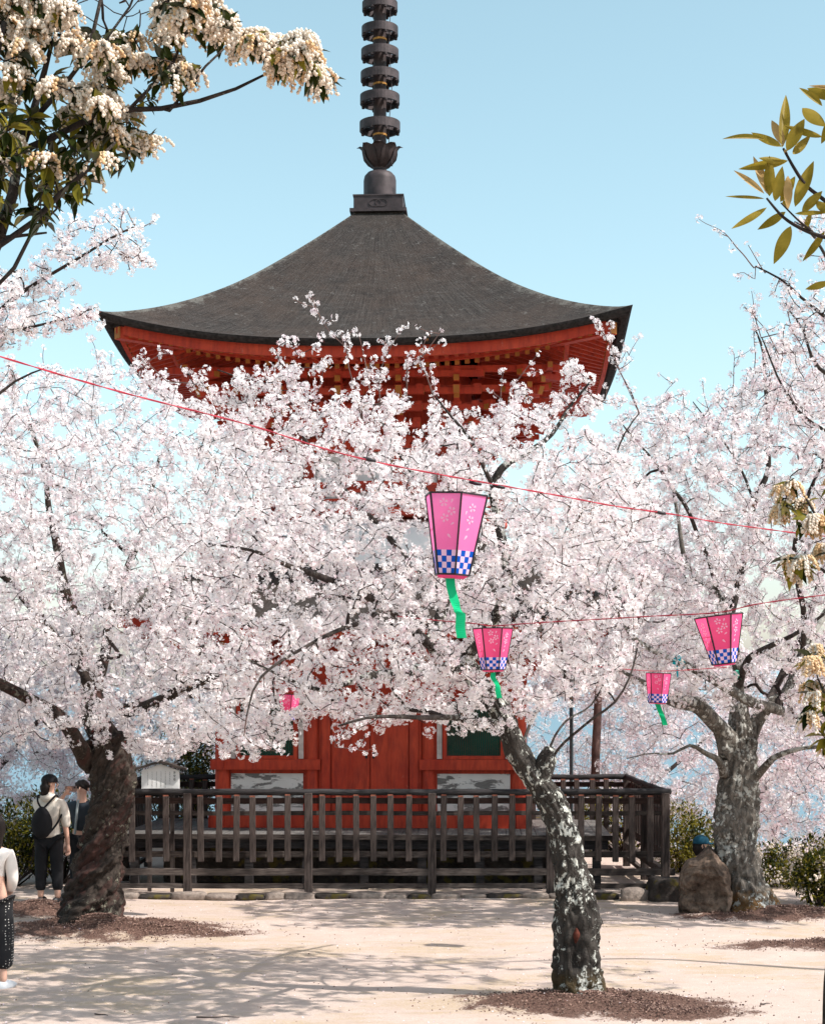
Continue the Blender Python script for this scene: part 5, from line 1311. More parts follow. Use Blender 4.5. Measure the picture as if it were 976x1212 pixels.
# ------------------------------------------------------------------ evergreen bushes behind
def bush(label, X, Y, zb, rx, ry, h, seed, n=4200, mats=('leaf_dark', 'leaf_olive'), olive=.4, leaf=.07, name='evergreen_bush', cat='bush', cream=0, group='evergreen bushes along the edge of the yard'):
    rg = np.random.default_rng(seed); root = thing(name, label, cat, (X, Y, zb), 0, group); off = np.array([X, Y, zb], float)
    T = Tubes(); cl = []
    for k in range(26):
        a = rg.uniform(0, 6.28); rr = rg.random()**.6; t = np.array([X+rx*rr*math.cos(a)*.85, Y+ry*rr*math.sin(a)*.85, zb+h*rg.uniform(.25, .92)*(1-.3*rr)])
        b = np.array([X+rg.normal()*.06, Y+rg.normal()*.06, zb-.1]); m_ = (b+t)/2+rg.normal(size=3)*.08; T.add(resample([b, m_, t], .1), np.linspace(.018, .005, len(resample([b, m_, t], .1))), 5); cl.append(t)
    T.build('stem', M['twig'], root, off)
    cl = np.array(cl); c = cl[rg.integers(0, len(cl), n)]; d = rg.normal(size=(n, 3)); d /= np.linalg.norm(d, axis=1)[:, None]
    pos = c+d*(rg.random(n)**.4)[:, None]*np.array([rx, ry, h*.6])*.34; pos[:, 2] = np.maximum(pos[:, 2], zb+.02)
    V, Fq = scatter(LT[0][[0, 2, 6, 7, 8, 15, 16, 17]], np.array([(0, 1, 4, 2), (2, 4, 7, 5)]), pos, dirs_to_R(d+rg.normal(size=d.shape)*.5+[0, 0, .35], rg), leaf*rg.uniform(.6, 1.3, n))
    mi = np.repeat((rg.random(n) < olive*(1+snoise(pos, 3, seed)*.6)).astype(int), 2)
    nobj('foliage', npmesh('foliage', V-off, [Fq], [mi]), [M[mats[0]], M[mats[1]]], root)
    if cream:
        cc = cl[rg.integers(0, len(cl), cream)]+rg.normal(size=(cream, 3))*np.array([rx, ry, h*.5])*.3
        blos = cc.repeat(9, 0)+rg.normal(size=(cream*9, 3))*.035
        V, Fq = scatter(ICO_V, ICO_F, blos, basis(rg.normal(size=blos.shape), rg), .016); nobj('blossom', npmesh('blossom', V-off, [Fq], smooth=True), [M['cream']], root)
def at(px, Y): return float((px-488)/F*Y)
bush('dense olive green bush behind the person in the cream sweatshirt', at(72, 23), 23.0, 0, .80, .6, 1.35, 71, 5200)
bush('dark olive bush at the far left edge behind the long haired person', at(5, 22.5), 22.6, 0, .7, .5, 1.25, 72, 4200)
bush('yellow green bush between the fence corner and the boulder', at(812, 24.5), 24.3, -.3, .62, .6, 1.5, 73, 5200, olive=.75)
bush('low green bush with cream flowers right of the thick pale trunk', at(922, 22.6), 22.6, -.3, .55, .5, 1.0, 74, 3600, olive=.6, cream=46)
bush('rounded green bush with pale flowers cut by the right edge of the photo', at(975, 20.4), 20.6, -.05, .42, .4, .92, 75, 3600, olive=.55, cream=60)
bush('dark pine like bush behind the rear fence rail beside the pagoda', at(232, 28.5), 28.6, 0, .55, .5, 2.25, 76, 5000, olive=.3)
bush('green crown rising behind the notice board on the left of the pagoda wall', at(195, 30), 30.2, -.2, .9, .6, 2.2, 77, 4200, olive=.55)
bush('yellow green shrub seen through the slats at the right rear corner of the fence', at(738, 28), 27.6, -.1, 1.0, .5, 1.35, 78, 4200, olive=.8)
bush('dark green shrub tip beside the sea at the right edge', at(985, 24), 24.3, -1.3, .5, .4, 1.95, 79, 2200, olive=.2)

# fallen petals and chips on the ground
rg = np.random.default_rng(88)
n = 2200; x = rg.uniform(-6, 6, n); y = rg.uniform(12.4, 21.3, n); z = np.array([ground_z(a, b) for a, b in zip(x, y)])
# ground surface carries small lumps: sample the real mesh height instead
xi = np.clip(np.searchsorted(xs, x)-1, 0, nx-2); yi = np.clip(np.searchsorted(ys, y)-1, 0, ny-2)
z = np.maximum.reduce([Z[yi, xi], Z[yi, xi+1], Z[yi+1, xi], Z[yi+1, xi+1]])+.004
tv = np.array([(-.5, -.4, 0), (.5, -.4, .1), (.45, .5, 0), (-.4, .5, .15)]); tf = np.array([(0, 1, 2, 3)])
V, Fq = scatter(tv, tf, np.stack([x, y, z], -1), basis(rg.normal(size=(n, 3))*.3+[0, 0, 1], rg), rg.uniform(.008, .018, n))
tag(nobj('fallen_petals', npmesh('fallen_petals', V, [Fq]), [M['petal_pink']]), kind='stuff')
sx = []; sy = []
for cx, cy, rx, ry, m_ in SOIL:
    k = int(2600*rx*ry/.7); a = rg.uniform(0, 6.28, k); rr = np.abs(rg.normal(size=k))*.5; sx.append(cx+rx*rr*np.cos(a)); sy.append(cy+ry*rr*np.sin(a))
x = np.r_[np.concatenate(sx), rg.uniform(-6, 6, 500)]; y = np.r_[np.concatenate(sy), rg.uniform(12.4, 21.2, 500)]; n = len(x)
xi = np.clip(np.searchsorted(xs, x)-1, 0, nx-2); yi = np.clip(np.searchsorted(ys, y)-1, 0, ny-2)
z = np.maximum.reduce([Z[yi, xi], Z[yi, xi+1], Z[yi+1, xi], Z[yi+1, xi+1]])+.002
V, Fq = scatter(ICO_V, ICO_F, np.stack([x, y, z], -1), basis(rg.normal(size=(n, 3)), rg), np.stack([rg.uniform(.003, .010, n), rg.uniform(.003, .013, n), rg.uniform(.002, .005, n)], -1))
mi = np.repeat(rg.integers(0, 3, n), len(ICO_F))
tag(nobj('bark_chips', npmesh('bark_chips', V, [Fq], [mi]), [simple('chip_dark', (.07, .035, .028)), simple('chip_brown', (.14, .075, .06)), simple('chip_pale', (.28, .18, .14))]), kind='stuff')
# dry twigs lying on the sand
for px, py, L, a in ((258, 1206, .35, .05), (905, 1190, .10, .5), (120, 1203, .12, -.3)):
    Yg = 5176/(py-820); c = P(px, py, Yg); t = np.linspace(-.5, .5, 7); q = np.stack([c[0]+t*L*math.cos(a), c[1]+t*L*math.sin(a)+.01*np.sin(t*9), 0*t+ground_z(c[0], c[1])+.012], -1)
    T = Tubes(); T.add(q, np.linspace(.007, .003, 7), 6); o = T.build('dry_twig', M['twig']); tag(o, {258: 'long thin dry twig lying on the sand near the bottom edge', 905: 'short dry twig on the pale ground at lower right', 120: 'small dry twig on the sand at lower left'}[px], 'twig')
# ------------------------------------------------------------------ lanterns
M['pink_paper'] = leafy('lantern_pink_paper', ((.93, .20, .48), (.96, .27, .55)), .38, gloss=0, scale=2)
M['hot_paper'] = leafy('lantern_hot_pink_paper', ((.90, .09, .26), (.93, .14, .32)), .42, gloss=0, scale=2)
M['lan_black'] = simple('lantern_black_frame', (.012, .008, .012), .5, .4, .2)
M['lan_blue'] = leafy('lantern_blue', ((.01, .09, .48), (.015, .12, .55)), .25, gloss=0)
M['lan_pale'] = leafy('lantern_pale_pink', ((.84, .62, .76), (.88, .68, .80)), .35, gloss=0)
M['lan_print'] = leafy('lantern_print_pale', ((.92, .55, .74), (.94, .62, .78)), .35, gloss=0)
M['ribbon'] = leafy('green_ribbon', ((.01, .42, .17), (.02, .52, .23)), .35, gloss=0)
def lantern(label, c, Rt, Rb, H, phi, paper, tilt=(0, 0), ribbon=None, seed=0):
    root = thing('paper_lantern', label, 'lantern', c, 0, 'pink paper lanterns hung on the cords'); root.rotation_euler = (tilt[0], tilt[1], 0)
    rg = random.Random(seed)
    a = [phi+k*math.pi/3 for k in range(6)]
    def pt(k, t, s=0.0, out=0.0):
        """t: 0 bottom .. 1 top; s: 0..1 across the panel"""
        r_ = Rb+(Rt-Rb)*t; A = np.array([r_*math.sin(a[k % 6]), -r_*math.cos(a[k % 6]), (t-1)*H]); B = np.array([r_*math.sin(a[(k+1) % 6]), -r_*math.cos(a[(k+1) % 6]), (t-1)*H])
        q = A+(B-A)*s; m_ = (a[k % 6]+a[k % 6]+math.pi/3)/2; return q+np.array([math.sin(m_), -math.cos(m_), -.3])*out
    for k in range(6):
        m_ = MB(); nc, nr, tc = 4, 4, .30
        m_.add([pt(k, tc), pt(k, tc, 1), pt(k, 1, 1), pt(k, 1)], [(0, 1, 2, 3)], 0)
        for i in range(nc):
            for j in range(nr):
                m_.add([pt(k, j*tc/nr, i/nc), pt(k, j*tc/nr, (i+1)/nc), pt(k, (j+1)*tc/nr, (i+1)/nc), pt(k, (j+1)*tc/nr, i/nc)], [(0, 1, 2, 3)], 1 if (i+j+k) % 2 == 0 else 2)
        pn = m_.build('paper_panel', [M[paper], M['lan_blue'], M['lan_pale']], root)
        m_ = MB(); W_ = Rt
        def mark(s, t, kind, size, rot):
            o = pt(k, t, s, .0012*Rt/.15); ux = pt(k, t, 1)-pt(k, t, 0); ux /= np.linalg.norm(ux); uy = pt(k, 1, s)-pt(k, 0, s); uy -= ux*np.dot(ux, uy); uy /= np.linalg.norm(uy)
            P2 = lambda x, y: o+ux*x*math.cos(rot)-ux*y*math.sin(rot)+uy*x*math.sin(rot)+uy*y*math.cos(rot)
            if kind == 'flower':
                for q in range(5):
                    th = q*2*math.pi/5; c_, s_ = math.cos(th), math.sin(th)
                    pr = [(-.03, .22), (-.24, .62), (-.18, .92), (0, .78), (.18, .92), (.24, .62), (.03, .22)]
                    m_.add([P2((x*c_-y*s_)*size, (x*s_+y*c_)*size) for x, y in pr], [tuple(range(7))])
            else:
                pr = [(-.04, -.5), (-.22, .1), (-.12, .5), (0, .36), (.12, .5), (.22, .1), (.04, -.5)]
                m_.add([P2(x*size, y*size) for x, y in pr], [tuple(range(7))])
        z = Rt*.155
        for s, t, kd, sz, ro in ((.42, .88, 'flower', z, .1), (.70, .775, 'flower', z, .5), (.45, .69, 'flower', z, .3), (.70, .90, 'p', z*.9, -.4), (.74, .62, 'p', z*.9, -1.0), (.62, .47, 'p', z*1.1, .7)) if k % 2 else ((.5, .83, 'flower', z, .2), (.48, .68, 'flower', z, .5), (.26, .76, 'p', z*.9, -.3), (.42, .56, 'p', z*.9, -.9), (.38, .46, 'p', z*1.1, -.6)):
            mark(s, t, kd, sz, ro)
        m_.build('flower_print', M['lan_print'], pn)
    m_ = MB(); w_ = Rt*.052
    for k in range(6):
        m_.bar(pt(k, -.005), pt(k, 1.005), w_, w_); m_.bar(pt(k, 1), pt(k, 1, 1), w_, w_); m_.bar(pt(k, 0), pt(k, 0, 1), w_, w_)
    m_.bar(pt(0, 1), pt(3, 1), w_*.6, w_*.6)
    m_.build('frame', M['lan_black'], root)
    m_ = MB().lathe([(Rb*.99, -H-.001), (Rb*.80, -H-Rt*.085), (Rb*.55, -H-Rt*.09)], 6); 
    m_.build('base_ring', M['hot_paper'], root).rotation_euler = (0, 0, phi-math.pi/2)
    T = Tubes(); T.add(np.array([(0, 0, 0), (0, 0, .04), (0, 0, .07*Rt/.15+.01)]), [.0025, .002, .002], 5); T.build('hanger', M['lan_black'], root)
    if ribbon:
        wd, path = ribbon; m_ = MB(); q = resample([(x, y, z_) for x, y, z_ in path], .01); n = len(q)
        vs = []
        for i in range(n):
            tw = .35*math.sin(i*.09+seed)+.5*math.exp(-((i-n*.47)/2.2)**2); vs.append(q[i]-np.array([math.cos(tw), math.sin(tw), .06])*wd/2); vs.append(q[i]+np.array([math.cos(tw), math.sin(tw), .06])*wd/2)
        m_.add(vs, [(2*i, 2*i+1, 2*i+3, 2*i+2) for i in range(n-1)]); m_.build('ribbon', M['ribbon'], root)
    return root
# biggest
Y1 = 8.0; k1 = Y1/F
def rel(c, px, py, Y): q = P(px, py, Y)-np.array(c); return tuple(q)
c = P(540, 587, Y1); H = (681-587)*k1
lantern('largest pink paper lantern, nearest and centre of the picture, with a long green ribbon', c, .158, .086, H, R(7.4), 'pink_paper', (0, R(3.0)), (.047, [(-.01, 0, -H-.015), (.0, 0, -H-.07), (.035, -.01, -H-.17), (.05, 0, -H-.185), (.052, .01, -H-.25), (.062, 0, -H-.30)]), 1)
Y2 = 12.3; c = P(583, 744, Y2); k2 = Y2/F; H = 49*k2
lantern('hot pink paper lantern below right of the largest one, its green ribbon against the blossom', c, .148, .088, H, R(25), 'hot_paper', (0, R(-.5)), (.04, [(0, 0, -H-.02), (.0, 0, -H-.06), (.03, 0, -H-.11), (.035, 0, -H-.16), (.045, 0, -H-.21)]), 2)
Y3 = 11.0; c = P(850, 729, Y3); k3 = Y3/F; H = 57*k3
lantern('hot pink lantern tilted at the right, partly hidden by blossom above the pale limb', c, .158, .080, H, R(20), 'hot_paper', (0, R(-7)), None, 3)
Y4 = 16.5; c = P(779, 797, Y4); k4 = Y4/F; H = 35*k4
lantern('small pink lantern with a dangling green ribbon left of the thick mossy limb', c, .125, .092, H, R(14), 'hot_paper', (0, R(2)), (.05, [(0, 0, -H-.01), (.02, 0, -H-.06), (.06, 0, -H-.15), (.085, 0, -H-.22)]), 4)
Y5 = 19.0; c = P(343, 822, Y5); k5 = Y5/F; H = 30*k5
lantern('small pink lantern in front of the left pagoda window, half hidden by blossom', c, .135, .08, H, R(14), 'hot_paper', (0, R(2)), None, 5)

# cords
M['cord'] = simple('red_cord', (.38, .028, .05), .6, .3, .3, 30)
def cord(label, pl, r_, taps=()):
    T = Tubes(); q = resample([P(a, b, y) for a, b, y in pl], .05); q[:, 2] += .004*snoise(q, 3, 4)
    n = len(q); s = np.arange(n)*.9; r0 = np.full(n, r_)
    for sg in (0, math.pi):
        o = np.stack([0*s, np.cos(s+sg)*r_*.6, np.sin(s+sg)*r_*.6], -1); T.add(q+o, r0*.62, 5)
    o = T.build('hanging_cord', M['cord']); tag(o, label, 'cord'); return o
c1 = cord('long red cord sagging from the upper left past the largest lantern to the right', [(-260, 330, 6.0), (-120, 383, 6.3), (0, 422, 6.6), (100, 452, 6.9), (200, 479, 7.2), (300, 506, 7.4), (400, 536, 7.6), (520, 562, 7.9), (640, 583, 8.3), (800, 610, 9.0), (925, 629, 9.6), (1080, 648, 10.2)], .0038)
c2 = cord('thin pink cord at right holding the two hot pink lanterns', [(470, 730, 13.0), (560, 738, 12.4), (583, 741, 12.3), (640, 737, 12.0), (760, 730, 11.4), (850, 724, 11.0), (905, 713, 10.8), (1080, 690, 10.4)], .0042)
c3 = cord('short red cord behind the small lantern by the mossy limb', [(700, 788, 16.6), (779, 794, 16.5), (860, 790, 16.4)], .004)
c4 = cord('red cord in the shade before the left pagoda window', [(250, 812, 19.0), (343, 819, 19.0), (460, 800, 18.9), (540, 790, 18.6)], .004)
for px, py, Y in ((437, 544, 7.68), (562, 572, 8.03), (590, 576, 8.12), (781, 607, 8.9)):
    m_ = Tubes(); p = P(px, py, Y); m_.add(np.array([p+[-.03, 0, .008], p, p+[.03, 0, -.006]]), [.007, .010, .006], 8); o = m_.build('cord_clip', M['lan_black'])
    tag(o, {437: 'black clip on the red cord well left of the largest lantern', 562: 'black clip on the red cord just above the largest lantern', 590: 'black clip on the red cord above the right shoulder of the largest lantern', 781: 'black clip on the red cord at the right'}[px], 'clip', 'black clips on the red cord')
# cyan and green tapes tied round limbs
M['cyan'] = leafy('cyan_ribbon', ((.01, .42, .52), (.02, .52, .62)), .3, gloss=0); M['mint'] = leafy('mint_ribbon', ((.12, .58, .42), (.2, .66, .5)), .3, gloss=0)
def tape(label, px, py, Y, mat, s, seed):
    rg = np.random.default_rng(seed); V = []; Fq = []; b = 0; c = P(px, py, Y)
    for k in range(7):
        d = rg.normal(size=3); d[1] = -abs(d[1])*.5; d /= np.linalg.norm(d); n = 7; u = np.cross(d, rg.normal(size=3)); u /= np.linalg.norm(u)
        for i in range(n):
            t = i/(n-1); p = c+d*s*t*rg.uniform(.8, 1.1)+np.array([0, 0, -s*.5*t*t]); wv = u*(s*.22*math.cos(i*1.3+k)); V += [p-wv*.5, p+wv*.5+rg.normal(size=3)*.003]
        Fq += [(b+2*i, b+2*i+1, b+2*i+3, b+2*i+2) for i in range(n-1)]; b += 2*n
    T = tube(np.array([c+[-s*.3, 0, .01], c, c+[s*.3, 0, -.01]]), [.055, .06, .055], 12); V = np.vstack([np.array(V), T[0]])
    o = nobj('knotted_ribbon', npmesh('knotted_ribbon', V, [np.array(Fq), T[1]+b]), M[mat]); tag(o, label, 'ribbon'); return o
tape('bright cyan ribbon knotted round the pale diagonal limb', 800, 781, YC-1.1, 'cyan', .13, 3)
tape('small mint ribbon tied at the fork above the pale limb', 871, 799, YC-.15, 'mint', .08, 4)

# ------------------------------------------------------------------ people
M['skin'] = simple('skin', (.56, .33, .25), .55, .4, .08, 6)
M['hair'] = simple('dark_hair', (.012, .008, .007), .6, .2, .3, 30)
M['cream_cloth'] = simple('cream_sweatshirt', (.66, .60, .53), .9, .1, .12, 9, bump=.004)
M['black_cloth'] = simple('black_cloth', (.012, .012, .014), .85, .2, .3, 8)
M['navy'] = simple('navy_jacket', (.010, .018, .028), .6, .4, .3, 8)
M['teal'] = simple('deep_teal_cloth', (.008, .06, .10), .8, .2, .2, 8)
M['white_cloth'] = simple('white_knit', (.72, .66, .62), .9, .1, .08, 9, bump=.003)
M['grey_trim'] = simple('grey_trim', (.22, .25, .26), .6)
M['shoe_dark'] = simple('dark_shoe', (.02, .018, .02), .5, .4); M['shoe_pale'] = simple('pale_canvas_shoe', (.45, .47, .5), .8)
def dots():
    k = NT('dotted_black_cloth'); v = k.n('TexVoronoi'); v.inputs['Scale'].default_value = 42; v.inputs['Randomness'].default_value = .35; k.l(k.tc.outputs['Object'], v.inputs['Vector'])
    c = k.mix(k.ramp(v.outputs['Distance'], [(.20, 1.0), (.24, 0.0)]), (.016, .016, .018), (.6, .58, .55)); return k.fin(c, .85, .2)
M['dots'] = dots()
def skin_mesh(name, J, E, mat, parent, sub=2, smooth=True):
    """grow one continuous surface over a joint skeleton: J name -> (x, y, z, r)"""
    names = list(J); me = bpy.data.meshes.new('t'); me.from_pydata([J[n][:3] for n in names], [(names.index(a), names.index(b)) for a, b in E], [])
    o = bpy.data.objects.new('t', me); COL.objects.link(o); sm = o.modifiers.new('s', 'SKIN'); sm.use_smooth_shade = smooth; sm.branch_smoothing = .6
    for i, n in enumerate(names):
        sv_ = me.skin_vertices[0].data[i]; r_ = J[n][3]; sv_.radius = (r_, r_) if not isinstance(r_, tuple) else r_; sv_.use_root = (i == 0)
    ss = o.modifiers.new('ss', 'SUBSURF'); ss.levels = sub; ss.render_levels = sub
    dg = bpy.context.evaluated_depsgraph_get(); out = bpy.data.meshes.new_from_object(o.evaluated_get(dg)); bpy.data.objects.remove(o); out.name = name
    out.polygons.foreach_set('use_smooth', [True]*len(out.polygons)); out.materials.clear()
    return nobj(name, out, mat, parent)
def ell(name, c, r_, mat, parent, sub=4, fn=None):
    bm = bmesh.new(); bmesh.ops.create_icosphere(bm, subdivisions=sub, radius=1)
    for v in bm.verts:
        p = np.array(v.co)
        if fn: p = fn(p)
        v.co = np.array(c)+p*np.array(r_)
    me = bpy.data.meshes.new(name); bm.to_mesh(me); bm.free(); me.polygons.foreach_set('use_smooth', [True]*len(me.polygons)); return nobj(name, me, mat, parent)
def body(parent, hip=.86, sh=1.32, hd=1.50, arms=(), legs=(), facing=0, neckx=0, lean=0, hands=True, hr_=.095):
    """one body surface: torso, neck, head with nose and chin, limbs, five fingered hands"""
    J = {'pelvis': (0, 0, hip, .12), 'waist': (lean*.3, 0, hip+.16, .105), 'chest': (lean*.7, 0, sh-.10, .125), 'neck': (lean, 0, sh+.045, .05), 'head0': (lean+neckx*.5, 0, hd-.045, .066), 'head1': (lean+neckx, 0, hd+.035, .082), 'crown': (lean+neckx, 0, hd+.085, .06)}
    E = [('pelvis', 'waist'), ('waist', 'chest'), ('chest', 'neck'), ('neck', 'head0'), ('head0', 'head1'), ('head1', 'crown')]
    f = np.array([math.cos(facing), math.sin(facing)])
    for j, (s, L) in enumerate(zip((-1, 1), arms)):
        prev = 'chest'; rad = (.052, .040, .030, .024)
        for q, (p, r_) in enumerate(zip(L, rad)): J[f'a{j}{q}'] = (*p, r_); E.append((prev, f'a{j}{q}')); prev = f'a{j}{q}'
    for j, (s, L) in enumerate(zip((-1, 1), legs)):
        prev = 'pelvis'; rad = (.088, .062, .042, .036, .03)
        for q, (p, r_) in enumerate(zip(L, rad)): J[f'l{j}{q}'] = (*p, r_); E.append((prev, f'l{j}{q}')); prev = f'l{j}{q}'
    b = skin_mesh('body', J, E, M['skin'], parent)
    # face and fingers are part of the same mesh object
    T = [];  hx, hy, hz = lean+neckx, 0, hd
    fx, fy = f
    T.append(tube(np.array([(hx+fx*.075, hy+fy*.075, hz+.035), (hx+fx*.100, hy+fy*.100, hz+.0), (hx+fx*.082, hy+fy*.082, hz-.018)]), [.008, .013, .009], 8))
    for e in (-1, 1):
        ex_, ey_ = hx-fy*e*.084, hy+fx*e*.084; T.append(tube(np.array([(ex_, ey_, hz+.03), (ex_-fx*.008, ey_-fy*.008, hz+.005), (ex_, ey_, hz-.022)]), [.006, .011, .006], 6))
    T.append(tube(np.array([(hx+fx*.078-fy*.022, hy+fy*.078+fx*.022, hz-.04), (hx+fx*.088, hy+fy*.088, hz-.041), (hx+fx*.078+fy*.022, hy+fy*.078-fx*.022, hz-.04)]), [.003, .006, .003], 6))
    if hands:
        for L in arms:
            wv = np.array(L[3], float); dv = wv-np.array(L[2], float); dv /= np.linalg.norm(dv)+1e-9; u = np.cross(dv, [.2, .9, .3]); u /= np.linalg.norm(u); n_ = np.cross(dv, u)
            T.append(tube(np.array([wv-dv*.01, wv+dv*.03, wv+dv*.065, wv+dv*.08]), [.022, .030, .032, .02], 10))
            for k, (o_, ln) in enumerate(((-.026, .058), (-.009, .07), (.008, .066), (.025, .052))):
                p0 = wv+dv*.07+u*o_; T.append(tube(np.array([p0, p0+dv*ln*.4+n_*.006, p0+dv*ln*.75+n_*.02, p0+dv*ln*.9+n_*.034]), [.0088, .0082, .0075, .0055], 7))
            p0 = wv+dv*.02+u*-.028; T.append(tube(np.array([p0, p0+dv*.025-u*.02+n_*.008, p0+dv*.05-u*.022+n_*.018]), [.011, .0095, .007], 7))
    V = []; Q = []; Tr = []; o_ = 0
    for a, q, t in T: V.append(a); Q.append(q+o_); Tr.append(t+o_); o_ += len(a)
    extra = npmesh('x', np.vstack(V), [np.vstack(Q), np.vstack(Tr)], smooth=True); bm = bmesh.new(); bm.from_mesh(b.data); bm.from_mesh(extra); bm.to_mesh(b.data); bm.free()
    b.data.polygons.foreach_set('use_smooth', [True]*len(b.data.polygons)); bpy.data.meshes.remove(extra)
    return b, (hx, hy, hz)
def eyes(h, f, parent, lens=False):
    fx, fy = f
    m_ = MB()
    for e in (-1, 1):
        c_ = (h[0]+fx*.076-fy*e*.030, h[1]+fy*.076+fx*e*.030, h[2]+.022); m_.lathe([(0, -.006), (.007, -.003), (.007, .003), (0, .006)], 8, 0, c_)
    m_.build('eye', M['hair'], parent)
def shoe(x, y, rz, mat, parent, z=0):
    def fn(p): p = p.copy(); p[2] = max(p[2], -.55); p[2] *= (1-.35*max(p[0], 0)); return p
    o = ell('shoe', (0, 0, 0), (.125, .046, .055), mat, parent, 3, fn); o.location = (x, y, z+.03); o.rotation_euler = (0, 0, rz); return o

# person photographing, back to us, head turned right
px1 = at(58, 20.8)
p1 = thing('person', 'person in a cream hooded sweatshirt, black cap and black backpack photographing with a phone', 'person', (px1, 20.8, ground_z(px1, 20.8)))
armsL = [(-.17, 0, 1.28), (-.22, .05, 1.02), (-.17, .12, .84), (-.155, .14, .78)]
armsL = [[(-.165, 0, 1.27), (-.10, .17, 1.12), (.10, .22, 1.28), (.16, .20, 1.35)], [(.165, 0, 1.27), (.205, -.02, 1.00), (.225, .03, .78), (.228, .035, .72)]]
legs1 = [[(-.085, 0, .80), (-.10, .0, .46), (-.105, 0, .10), (-.105, .02, .06)], [(.085, 0, .80), (.10, .0, .46), (.115, -.03, .10), (.115, -.01, .06)]]
b, h1 = body(p1, .86, 1.30, 1.475, armsL, legs1, R(25), .01)
eyes(h1, (math.cos(R(25)), math.sin(R(25))), b)
# sweatshirt
J = {'z': (0, 0, .80, .15), 'a': (0, 0, .88, .165), 'b': (0, 0, 1.0, .15), 'c': (0, 0, 1.20, .158), 'd': (0, 0, 1.315, .085), 'l0': (-.17, 0, 1.26, .078), 'l1': (-.115, .16, 1.12, .065), 'l2': (.03, .20, 1.22, .05), 'r0': (.17, 0, 1.26, .078), 'r1': (.21, -.015, 1.04, .066), 'r2': (.222, .0, .93, .058)}
skin_mesh('sweatshirt', J, [('z', 'a'), ('a', 'b'), ('b', 'c'), ('c', 'd'), ('c', 'l0'), ('l0', 'l1'), ('l1', 'l2'), ('c', 'r0'), ('r0', 'r1'), ('r1', 'r2')], M['cream_cloth'], p1)
ell('hood', (0, -.055, 1.325), (.105, .075, .07), M['cream_cloth'], p1, 3)
J = {'p': (0, 0, .86, .135), 'l0': (-.085, 0, .78, .105), 'l1': (-.10, 0, .46, .085), 'l2': (-.105, 0, .14, .068), 'r0': (.085, 0, .78, .105), 'r1': (.10, 0, .46, .085), 'r2': (.115, -.02, .14, .068)}
TE = [('p', 'l0'), ('l0', 'l1'), ('l1', 'l2'), ('p', 'r0'), ('r0', 'r1'), ('r1', 'r2')]
skin_mesh('trousers', J, TE, M['black_cloth'], p1)
shoe(-.10, .05, R(80), M['shoe_dark'], p1); shoe(.125, .02, R(60), M['shoe_dark'], p1)
def cap(parent, h, f, mat, peak=.075):
    fx, fy = f
    c_ = ell('cap', (h[0]-fx*.005, h[1]-fy*.005, h[2]+.055), (.103, .103, .085), mat, parent, 4, lambda p: np.array([p[0], p[1], max(p[2], -.25)]))
    m_ = MB(); vs = []; n = 9
    for i in range(n):
        t = (i/(n-1)-.5)*2.0; a_ = math.atan2(fy, fx)+t*.75
        for rr, z in ((.088, .045), (.088+peak*math.cos(t*1.3), .030)): vs.append((h[0]+rr*math.cos(a_), h[1]+rr*math.sin(a_), h[2]+z))
    top = [(v[0], v[1], v[2]+.006) for v in vs]
    m_.add(vs, [(2*i, 2*i+2, 2*i+3, 2*i+1) for i in range(n-1)]).add(top, [(2*i, 2*i+1, 2*i+3, 2*i+2) for i in range(n-1)]); m_.build('cap_peak', mat, c_); return c_
cap(p1, h1, (math.cos(R(25)), math.sin(R(25))), M['black_cloth'], .03)
ell('hair', (h1[0]-.045, -.075, 1.43), (.06, .055, .125), M['hair'], p1, 3, lambda p: p*(1+.15*math.sin(p[2]*9)))
# backpack
bp_ = thing('backpack', 'black drawstring backpack worn over the cream sweatshirt', 'backpack', p1.location)
pk = MB(); vs = []
ell('bag_body', (-.045, -.20, 1.02), (.13, .085, .20), M['black_cloth'], bp_, 4, lambda p: np.array([p[0]*(1-.35*max(p[2], 0)), p[1], np.sign(p[2])*abs(p[2])**.8]))
T = Tubes()
for L in ([(-.05, -.19, 1.19), (-.10, -.17, 1.27), (-.12, -.09, 1.345), (-.11, .03, 1.33)], [(-.03, -.19, 1.19), (.04, -.17, 1.27), (.10, -.10, 1.345), (.10, .03, 1.33)], [(.06, -.22, .90), (.13, -.16, 1.0), (.175, -.05, 1.12)], [(-.15, -.20, .90), (-.17, -.12, 1.0), (-.18, -.03, 1.12)]):
    q = resample(L, .03); T.add(q, np.full(len(q), .013), 6)
T.build('strap', M['black_cloth'], bp_)
ph = thing('phone', 'phone held up in the raised hand of the person with the cream sweatshirt', 'phone', (px1+.235, 20.98, p1.location.z+1.415))
MB().box((0, 0, 0), (.15, .012, .072), 0, bev=.003).build('phone_body', simple('phone_case', (.20, .12, .10), .4, .5, .1), ph)
MB().box((.05, -.0075, .018), (.025, .004, .025), 0).build('camera_lens', M['lan_black'], ph)

